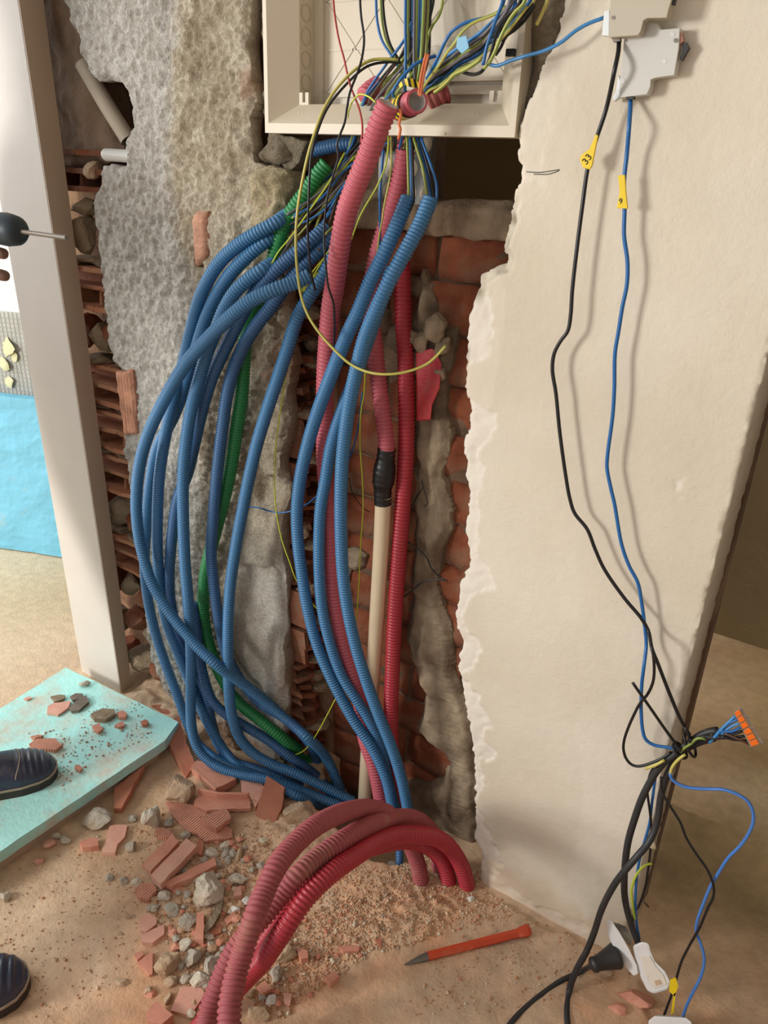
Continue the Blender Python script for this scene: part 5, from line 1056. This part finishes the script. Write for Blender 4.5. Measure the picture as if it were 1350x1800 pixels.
R5(136,806,116,54,ST3,'flat brown stone under the grey one at the heap side')
R5(242,800,100,110,ST2,'grey crumbly stone left of the upright terracotta bar', base=.004)
R5(155,862,64,64,T2,'pink brick stub next to the flat brown stone', name='brick_stub', cat='brick shard')
R5(235,916,84,96,ST1,'pale grey stone below the crumbly one', base=.002)
R5(270,985,84,112,ST2,'upright grey stone in the lower heap', base=.004)
R5(130,1010,140,140,ST3,'rounded brown mortar ball at the lower left of the heap')
R5(370,1030,84,118,ST2,'oval grey stone leaning toward the maroon conduits', base=.004)
R5(155,1116,88,72,ST3,'brown stone just below the rounded mortar ball')
R5(226,1102,64,64,ST1,'small pale stone beside the brown one in the lower heap')
R5(305,1108,112,96,ST1,'pale knobbly stone close to the maroon conduits', base=.002)
R5(366,926,92,84,ST1,'pale stone partly under the dark red chip')
R5(440,420,64,56,ST3,'small brown stone behind the terracotta stick')
R5(372,442,84,78,ST1,'pale crumb pile stone left of the small brown one')
R5(508,450,48,104,ST3,'narrow tan stone standing on end behind the heap')
R5(752,962,146,118,ST3,'brown stone lying just right of the bright red conduit')
R5(706,1072,74,112,ST2,'greenish grey stone under the bright red conduit')
R5(618,1282,128,100,ST3,'large tan stone at the bottom right of the maroon conduits')
R5(680,1216,60,66,ST4,'bluish white pebble right of the maroon conduits near the bottom')
R5(140,1210,54,78,ST3,'brown pebble above the wide pale tile piece')
R5(34,1170,66,62,ST3,'tan pebble on bare dirt below the triangular splinter')
R5(450,652,80,84,ST3,'tan stone between the largest rock and the maroon conduits')
R5(222,532,66,44,ST1,'pale stone poking out under the terracotta stick')
R5(190,640,56,58,T1,'red brick stub above the pale angular stone', name='brick_stub', cat='brick shard')
R5(632,1204,46,44,ST2,'grey pebble left of the bluish white one near the bottom')
R5(570,1175,80,60,ST3,'dusty brown stone against the lower maroon conduit')
R5(230,350,60,52,ST2,'grey stone above the longer smooth strip')
R5(500,420,36,34,ST1,'little pale stone above the narrow tan one')
R5(395,905,40,60,ST3,'brown chip stone by the pale stone in the heap')
R4(470,792,168,116,ST2,'grey brown mortar clod near the front edge of the turquoise board')
R4(642,926,66,70,ST2,'grey mortar crumb right of the flat tile fragment')
R4(602,1096,48,50,ST2,'bluish grey pebble on the open dirt, right of two')
R4(534,1082,44,48,ST2,'pale grey pebble on the open dirt, left of two')
R4(664,1104,54,46,ST1,'pale pebble right of the bluish grey one')
R4(240,918,62,60,T2,'pinkish stone against the beige plank', name='brick_stub', cat='brick shard')
R4(312,898,74,46,ST1,'flat pale pebble against the beige plank')
R4(274,880,48,44,ST1,'round pale pebble against the beige plank')
R4(190,996,52,48,T2,'pale pinkish pebble below the beige plank', name='brick_stub', cat='brick shard')
R4(24,1176,58,62,ST1,'pale stone at the left edge of the bare dirt')
R4(590,1592,84,44,ST3,'flat tan stone alone on the lower dirt')
R4(588,1356,40,30,ST3,'small brown pebble left of the flat chips')
R4(728,1646,64,48,T1,'orange brick nub below the mortar ball', name='brick_stub', cat='brick shard')
R4(574,1466,44,26,T3,'little red crumb on the bare dirt', name='brick_stub', cat='brick shard')
R4(630,1270,54,32,ST3,'dark brown crumb left of the rounded chip')
R4(412,140,62,44,ST2,'crumbly dark grey clump at the back edge of the turquoise board', base=ZB)
R4(640,790,60,50,ST2,'grey crumb stone left of the tall pale lump')
for (x, y, w_, h_, m, lab) in [(1060,1700,38,44,ST3,'tan stone on the floor left of the white socket'),(1118,1750,70,34,T1,'reddish brick lump below the white socket'),(1010,1716,26,22,ST3,'small brown stone between the black cables'),(1088,1772,40,26,T1,'reddish lump at the bottom edge under the cables'),(828,1578,16,14,ST4,'white plaster chip by the wall foot, larger of two'),(833,1590,8,8,ST4,'white plaster chip by the wall foot, smaller of two'),(968,1646,18,14,T1,'brick crumb at the wall foot behind the chisel'),(982,1656,16,14,T1,'brick crumb at the wall foot beside its twin'),(866,1630,18,12,T1,'brick crumb between the chisel and the wall'),(896,1618,14,12,ST3,'dirt clod between the chisel and the wall'),(994,1666,16,14,T1,'brick crumb at the wall foot nearest the cables'),(520,1428,60,50,ST3,'dirty clod against the foot of the blue conduits')]:
    rock(x, y, w_, h_, m, lab, seed=int(x*3+y), name='brick_stub' if m is T1 else 'stone', cat='brick shard' if m is T1 else 'stone')
# small pebbles of the heap, each its own object
heap = [(265,1590),(300,1500),(350,1480),(420,1470),(470,1490),(460,1560),(430,1640),(400,1720),(370,1790),(330,1790),(310,1690),(280,1640)]
heap2 = [(480,1650),(560,1600),(650,1570),(700,1620),(640,1690),(560,1740),(500,1790),(440,1790),(450,1720)]
def inpoly(x, y, pg):
    r = False; j = len(pg)-1
    for i in range(len(pg)):
        if (pg[i][1] > y) != (pg[j][1] > y) and x < (pg[j][0]-pg[i][0])*(y-pg[i][1])/(pg[j][1]-pg[i][1])+pg[i][0]: r = not r
        j = i
    return r
PB = [mat('pale_pebble', (204, 190, 166), .9), mat('grey_pebble', (172, 162, 146), .9), mat('brown_pebble', (184, 150, 118), .9), mat('terracotta_pebble', (196, 128, 102), .9), mat('pinkish_pebble', (208, 146, 120), .9)]
protos = []
for s_ in range(6): protos.append(lump_mesh(1, 1, .75, 700+s_, 1))
pm = {}
def pebble(x, y, r, k, m, label, group):
    key = (k, m.name)
    if key not in pm:
        me = bpy.data.meshes.new('pebble'); me.from_pydata(protos[k][0].tolist(), [], protos[k][1]); me.materials.append(m); pm[key] = me
    o = bpy.data.objects.new('pebble', pm[key]); COL.objects.link(o); o.scale = (r, r*random.uniform(.7, 1), r*random.uniform(.7, 1)); o.rotation_euler = (0, 0, random.uniform(0, 6.28))
    p = G(x, y, r*.4); zf = float(floor_z(np.array([p[:2]]))[0]); o.location = (p[0], p[1], max(zf, 0)+r*.5); prop(o, label, 'pebble', group)
cnt = 0
while cnt < 150:
    x, y = random.uniform(250, 480), random.uniform(1470, 1800)
    if not inpoly(x, y, heap): continue
    m = random.choice([PB[0], PB[1], PB[2], PB[2], PB[3], PB[4]]); pebble(x, y, random.uniform(.0045, .0105), cnt % 6, m, m.name.split('_')[0]+' pebble among the bigger pieces of the rubble heap', m.name.split('_')[0]+' pebbles in the rubble heap'); cnt += 1
cnt = 0
while cnt < 90:
    x, y = random.uniform(440, 710), random.uniform(1560, 1800)
    if not inpoly(x, y, heap2): continue
    m = random.choice([PB[2], PB[2], PB[3], PB[0]]); pebble(x, y, random.uniform(.0028, .0065), cnt % 6, m, m.name.split('_')[0]+' pebble scattered right of the floor conduits', m.name.split('_')[0]+' pebbles right of the floor conduits'); cnt += 1
# fine gravel nobody could count
def gravel(name, mats_, pg_list, label, zbase=None, size=(.0012, .0027)):
    b = MB(); T = [(1, 0, 0), (-1, .2, 0), (0, 1, 0), (.1, -1, 0), (0, 0, .9), (0, 0, -.6)]; Fc = [[0, 2, 4], [2, 1, 4], [1, 3, 4], [3, 0, 4], [2, 0, 5], [1, 2, 5], [3, 1, 5], [0, 3, 5]]
    pts = []
    for pg, n in pg_list:
        xs = [p[0] for p in pg]; ys = [p[1] for p in pg]; c = 0
        while c < n:
            x, y = random.uniform(min(xs), max(xs)), random.uniform(min(ys), max(ys))
            if inpoly(x, y, pg): pts.append(G(x, y, zbase or 0.0)); c += 1
    pts = np.array(pts); zf = floor_z(pts[:, :2]) if zbase is None else np.full(len(pts), zbase)
    for p, zz in zip(pts, zf):
        r = random.uniform(*size)*(1 if random.random() < .9 else 1.6); a = random.uniform(0, 6.28); c_, s_ = math.cos(a), math.sin(a); m = random.randrange(len(mats_))
        b.add([(p[0]+r*(v[0]*c_-v[1]*s_), p[1]+r*(v[0]*s_+v[1]*c_), zz+r*.3+r*v[2]) for v in T], Fc, m)
    o = mesh(name, b.V, b.F, mats_, None, False, b.M, origin=None); return prop(o, label, 'gravel', None, 'stuff')
GR = [mat('dirt_crumb', (186, 150, 116), .95), mat('dirt_crumb_red', (182, 128, 94), .95), mat('dirt_crumb_pale', (206, 180, 148), .95)]
gravel('gravel', [GR[0], GR[1], GR[2], GR[1], GR[0], ST1], [(heap, 1500), (heap2, 1800), ([(250,1400),(340,1440),(520,1460),(640,1530),(500,1600),(300,1500),(200,1460)], 800), ([(560,1540),(640,1520),(840,1550),(920,1610),(800,1640),(680,1680),(560,1640)], 1700), ([(0,1540),(240,1440),(300,1560),(260,1700),(120,1790),(0,1790)], 350), ([(690,1505),(840,1525),(850,1562),(700,1562)], 500), ([(860,1580),(1060,1665),(1120,1720),(900,1790),(700,1790)], 320)], 'fine reddish gravel and crumbs strewn over the dirt floor')
gravel('brick_dust', [T1, T2, T3, ST2], [([(150,1240),(250,1235),(270,1290),(200,1330),(110,1330)], 190), ([(20,1290),(120,1280),(160,1340),(110,1390),(60,1300)], 110)], 'brick crumbs strewn over the turquoise board', zbase=ZB, size=(.001, .0028))

# ---- chisel
ch = empty('chisel', tuple(G(820, 1665, .008)), 'orange painted pointed chisel lying on the dirt', 'chisel')
tip, nk, sh, hd = G(711, 1696, .009), G(752, 1681, .012), G(909, 1641, .017), G(931, 1635, .018)
def hexbar(pts, radii, nm, m):
    V, F = sweep(np.array(pts), np.array(radii), 6); F += [list(range(6))[::-1], list(range(len(V)-6, len(V)))]; mesh(nm, V, F, m, ch)
hexbar([nk, nk*.5+sh*.5, sh], [.0085, .0088, .0088], 'shank', M_chisel); hexbar([tip, tip*.35+nk*.65, nk], [.0012, .0068, .0084], 'point', M_steel)
hexbar([sh, sh*.7+hd*.3, sh*.25+hd*.75, hd], [.0088, .0108, .0122, .0100], 'head', M_chisel)

# ================================================================ WORKER at the left edge
SK = mat('skin', (120, 88, 74), .6); TR = mat('work_trousers', (58, 62, 74), .9, .002, 60); SH = mat('dark_shirt', (70, 74, 84), .9, .002, 60)
BT = mat('boot_leather', (58, 62, 82), .32, .0008, 40, .12, 12, dust=(140, 124, 112), dustamt=.06); SO = mat('boot_sole', (60, 54, 48), .8); WT = mat('boot_welt', (168, 150, 128), .7)
def skin(name, verts, edges, radii, m, parent, root=0, sub=2):
    me = bpy.data.meshes.new(name); me.from_pydata([tuple(v) for v in verts], edges, []); me.materials.append(m)
    o = bpy.data.objects.new(name, me); COL.objects.link(o)
    sm = o.modifiers.new('skin', 'SKIN'); sm.use_smooth_shade = True
    for i, r in enumerate(radii):
        d = me.skin_vertices[0].data[i]; d.radius = (r, r) if not isinstance(r, tuple) else r; d.use_root = (i == root)
    s_ = o.modifiers.new('sub', 'SUBSURF'); s_.levels = sub; s_.render_levels = sub
    if parent: o.parent = parent
    return o
TOE1 = np.array(G(99, 1343, ZB+.02)[:2]); d_ = np.array(G(-110, 1402, ZB+.02)[:2])-TOE1; HEEL1 = TOE1+d_/np.linalg.norm(d_)*.285
TOE2 = np.array(G(50, 1716, .02)[:2]); d_ = np.array(G(-150, 1775, .02)[:2])-TOE2; HEEL2 = TOE2+d_/np.linalg.norm(d_)*.285
AN1 = HEEL1+(TOE1-HEEL1)*.22; AN2 = HEEL2+(TOE2-HEEL2)*.22
J = {'pel': (-1.86, -.57, .92), 'wai': (-1.88, -.58, 1.08), 'che': (-1.86, -.58, 1.30), 'nec': (-1.83, -.57, 1.47), 'hea': (-1.80, -.57, 1.60), 'top': (-1.80, -.57, 1.70),
     'hipL': (-1.86, -.47, .88), 'knL': (-1.68, -.40, .50), 'anL': (AN1[0], AN1[1], .15), 'hipR': (-1.85, -.67, .88), 'knR': (-1.50, -.70, .50), 'anR': (AN2[0], AN2[1], .11),
     'shR': (-1.80, -.76, 1.40), 'elR': (-1.52, -.74, 1.18), 'wrR': (-1.19, -.575, 1.245), 'shL': (-1.80, -.38, 1.40), 'elL': (-1.80, -.32, 1.12), 'wrL': (-1.66, -.36, .92)}
V = []; E = []; Rr = []; ix = {}
def jt(n, p, r, par=None):
    ix[n] = len(V); V.append(p); Rr.append(r)
    if par: E.append((ix[par], ix[n]))
jt('pel', J['pel'], .115); jt('wai', J['wai'], .105, 'pel'); jt('che', J['che'], .125, 'wai'); jt('nec', J['nec'], .058, 'che'); jt('hea', J['hea'], .100, 'nec'); jt('top', J['top'], .080, 'hea')
for s_ in 'LR':
    jt('hip'+s_, J['hip'+s_], .085, 'pel'); jt('kn'+s_, J['kn'+s_], .058, 'hip'+s_); jt('an'+s_, J['an'+s_], .04, 'kn'+s_)
    jt('sh'+s_, J['sh'+s_], .055, 'che'); jt('el'+s_, J['el'+s_], .042, 'sh'+s_); jt('wr'+s_, J['wr'+s_], .028, 'el'+s_)
jt('palm', (-1.157, -.545, 1.262), .030, 'wrR'); jt('palm2', (-1.127, -.530, 1.268), .026, 'palm')
for nm_, ch_ in {'index': [(-1.102, -.525, 1.280), (-1.072, -.505, 1.274), (-1.042, -.488, 1.268)], 'middle': [(-1.110, -.540, 1.262), (-1.078, -.510, 1.246), (-1.046, -.488, 1.238)],
                 'ring': [(-1.118, -.548, 1.246), (-1.090, -.515, 1.222), (-1.070, -.490, 1.222)], 'little': [(-1.128, -.550, 1.234), (-1.106, -.520, 1.206), (-1.090, -.496, 1.208)], 'thumb': [(-1.134, -.505, 1.290), (-1.102, -.480, 1.318), (-1.074, -.478, 1.324)]}.items():
    pr = 'palm2' if nm_ != 'thumb' else 'palm'
    for k, p in enumerate(ch_): jt(nm_+str(k), p, (.0095, .009, .008)[k], pr if k == 0 else nm_+str(k-1))
lw = np.array(J['wrL']); ld = _n(lw-np.array(J['elL'])); ls = _n(np.cross(ld, (0, 1, 0))); lu = np.cross(ls, ld)
jt('palmL', lw+ld*.05, .028, 'wrL'); jt('palmL2', lw+ld*.085, .024, 'palmL')
for q, (nm_, le) in enumerate((('indexL', .072), ('middleL', .080), ('ringL', .074), ('littleL', .058))):
    b0 = lw+ld*.105+ls*(.030-.020*q)
    jt(nm_+'0', b0, .0095, 'palmL2'); jt(nm_+'1', b0+ld*le*.5-lu*.006, .009, nm_+'0'); jt(nm_+'2', b0+ld*le*.9-lu*.022, .008, nm_+'1')
jt('thumbL0', lw+ld*.05+ls*.040, .0105, 'palmL'); jt('thumbL1', lw+ld*.085+ls*.056, .0095, 'thumbL0')
person = skin('person', V, E, Rr, SK, None)
prop(person, 'person in dark work boots, stepping on the turquoise board and holding a screwdriver', 'person')
skin('trousers', [J[k] for k in ('wai', 'pel', 'hipL', 'knL', 'anL', 'hipR', 'knR', 'anR')], [(0, 1), (1, 2), (2, 3), (3, 4), (1, 5), (5, 6), (6, 7)], [.14, .15, .115, .085, .066, .115, .085, .066], TR, person, 1)
skin('shirt', [J['wai'], J['che'], (-1.83, -.57, 1.42), J['shL'], J['elL'], J['shR'], J['elR'], tuple(np.array(J['elR'])*.35+np.array(J['wrR'])*.65), (-1.865, -.57, .90)], [(0, 1), (1, 2), (1, 3), (3, 4), (1, 5), (5, 6), (6, 7), (0, 8)], [.158, .178, .085, .08, .062, .08, .060, .046, .155], SH, person, 1)
Vh, Fh = lump_mesh(.100, .086, .075, 5, 3, .95); mesh('hair', Vh+np.array([-1.815, -.57, 1.695]), Fh, mat('dark_hair', (40, 32, 28), .8), person, True)
for s_, y_ in ((-1, -.605), (1, -.535)):
    b = MB().cyl((-1.730, y_, 1.625), (-1.7185, y_, 1.625), .011, .007, 12); b.build('eye', mat('eye_white', (220, 215, 210), .3), person)
lump('nose', (-1.715, -.57, 1.585), (.018, .013, .022), SK, 6, person, smooth=True)
lump('ear', (-1.81, -.66, 1.60), (.02, .010, .032), SK, 8, person, smooth=True); lump('ear', (-1.81, -.48, 1.60), (.02, .010, .032), SK, 9, person, smooth=True)
lump('mouth', (-1.722, -.57, 1.545), (.008, .024, .006), mat('lips', (140, 84, 76), .6), 7, person, smooth=True)
def boot(toe, heel, zb, k):
    """lofted work boot: sole, welt and upper with a ribbed toe; toe and heel are floor points"""
    toe = np.array(toe); heel = np.array(heel); L_ = np.linalg.norm(toe-heel); ax = (toe-heel)/L_; sd_ = np.array([-ax[1], ax[0]])
    ts = np.r_[np.linspace(0, .7, 12), np.linspace(.72, .985, 34), 1.0]
    wid = np.interp(ts, [0, .04, .12, .35, .55, .72, .85, .93, .98, 1], [.012, .030, .036, .036, .043, .051, .049, .040, .024, .006])
    top = np.interp(ts, [0, .05, .15, .3, .42, .55, .7, .82, .92, .97, 1], [.09, .13, .15, .14, .108, .090, .078, .068, .053, .040, .026])
    rg = np.where((ts > .76) & (ts < .955), .0022*np.sin((ts-.76)/.195*2*np.pi*4.0), 0); top = top+rg
    top = top-.003*((ts > .705) & (ts < .722))
    V = []; n = 20; F = []
    for t, w_, h_ in zip(ts, wid, top):
        c = heel+(toe-heel)*t
        for q in range(n):
            a = math.pi*q/(n-1); cx = math.cos(a); sz = math.sin(a)
            x = w_*math.copysign(abs(cx)**.75, cx); zz = .024+(h_-.024)*abs(sz)**.8
            p = c+sd_*x; V.append((p[0], p[1], zb+zz))
    for i in range(len(ts)-1): F += [[i*n+q, i*n+q+1, (i+1)*n+q+1, (i+1)*n+q] for q in range(n-1)]
    F += [list(range(n)), list(range((len(ts)-1)*n, len(ts)*n))[::-1]]
    bt = mesh('boot', V, F, BT, person, True)
    for nm_, m_, z0, z1, gr in (('sole', SO, 0, .020, 1.02), ('welt', WT, .0205, .0245, 1.045)):
        L = []; Rg = []
        for t, w_ in zip(ts, wid):
            c = heel+(toe-heel)*(.5+(t-.5)*(1.01 if nm_ == 'sole' else 1.018)); L.append(c+sd_*(w_*gr+.001)); Rg.append(c-sd_*(w_*gr+.001))
        rg_ = L+Rg[::-1]; b = MB().prism([(p[0], p[1], zb+z1) for p in rg_], [(p[0], p[1], zb+z0) for p in rg_])
        o = b.build(nm_, m_, None); o.parent = bt; o.location = o.location-bt.location
    # piping seams across the vamp and a round ankle badge
    def top_at(t): return np.interp(t, ts, top), np.interp(t, ts, wid)
    pts = []
    for a in np.linspace(.35, math.pi-.35, 14):
        t = .715-.03*math.cos(2*a); h_, w_ = top_at(t); c = heel+(toe-heel)*t; p = c+sd_*w_*math.copysign(abs(math.cos(a))**.75, math.cos(a)); pts.append((p[0], p[1], zb+.024+(h_-.024)*abs(math.sin(a))**.8+.001))
    C, _ = spline(pts, .004); V2, F2 = sweep(C, np.full(len(C), .0012), 6); o = mesh('seam', V2, F2, WT, None, True); o.parent = bt; o.location = o.location-bt.location
    pts = []
    for a in np.linspace(0, 2*math.pi, 20):
        t = .50+.055*math.cos(a); el = .62+.30*math.sin(a); h_, w_ = top_at(t); c = heel+(toe-heel)*t; p = c-sd_*w_*abs(math.cos(el))**.75*1.02; pts.append((p[0], p[1], zb+.024+(h_-.024)*abs(math.sin(el))**.8+.001))
    C, _ = spline(pts, .004); V2, F2 = sweep(C, np.full(len(C), .0016), 6); o = mesh('ankle_ring', V2, F2, WT, None, True); o.parent = bt; o.location = o.location-bt.location
    return bt
boot(TOE1, HEEL1, ZB, 0); boot(TOE2, HEEL2, .0, 1)
drv = empty('screwdriver', (-1.04, -.5, 1.30), 'dark handled screwdriver with a slim steel shaft held at the left edge', 'screwdriver')
e0, e1, e2 = P(38, 407, -.5), P(117, 418, -.5), P(40, 408, -.5); dx = _n(e0-e1)
C = np.array([e0, e0+dx*.004, e0+dx*.012, e0+dx*.03, e0+dx*.07, e0+dx*.105, e0+dx*.115]); V, F = sweep(C, np.array([.006, .014, .019, .0215, .020, .021, .012]), 20); F += [list(range(20))[::-1], list(range(len(V)-20, len(V)))]
mesh('handle', V, F, mat('dark_teal_grip', (34, 48, 58), .5), drv, True)
b = MB().cyl(e1, e0+dx*.004, .0030, .0030, 12); b.build('shaft', M_steel, drv)
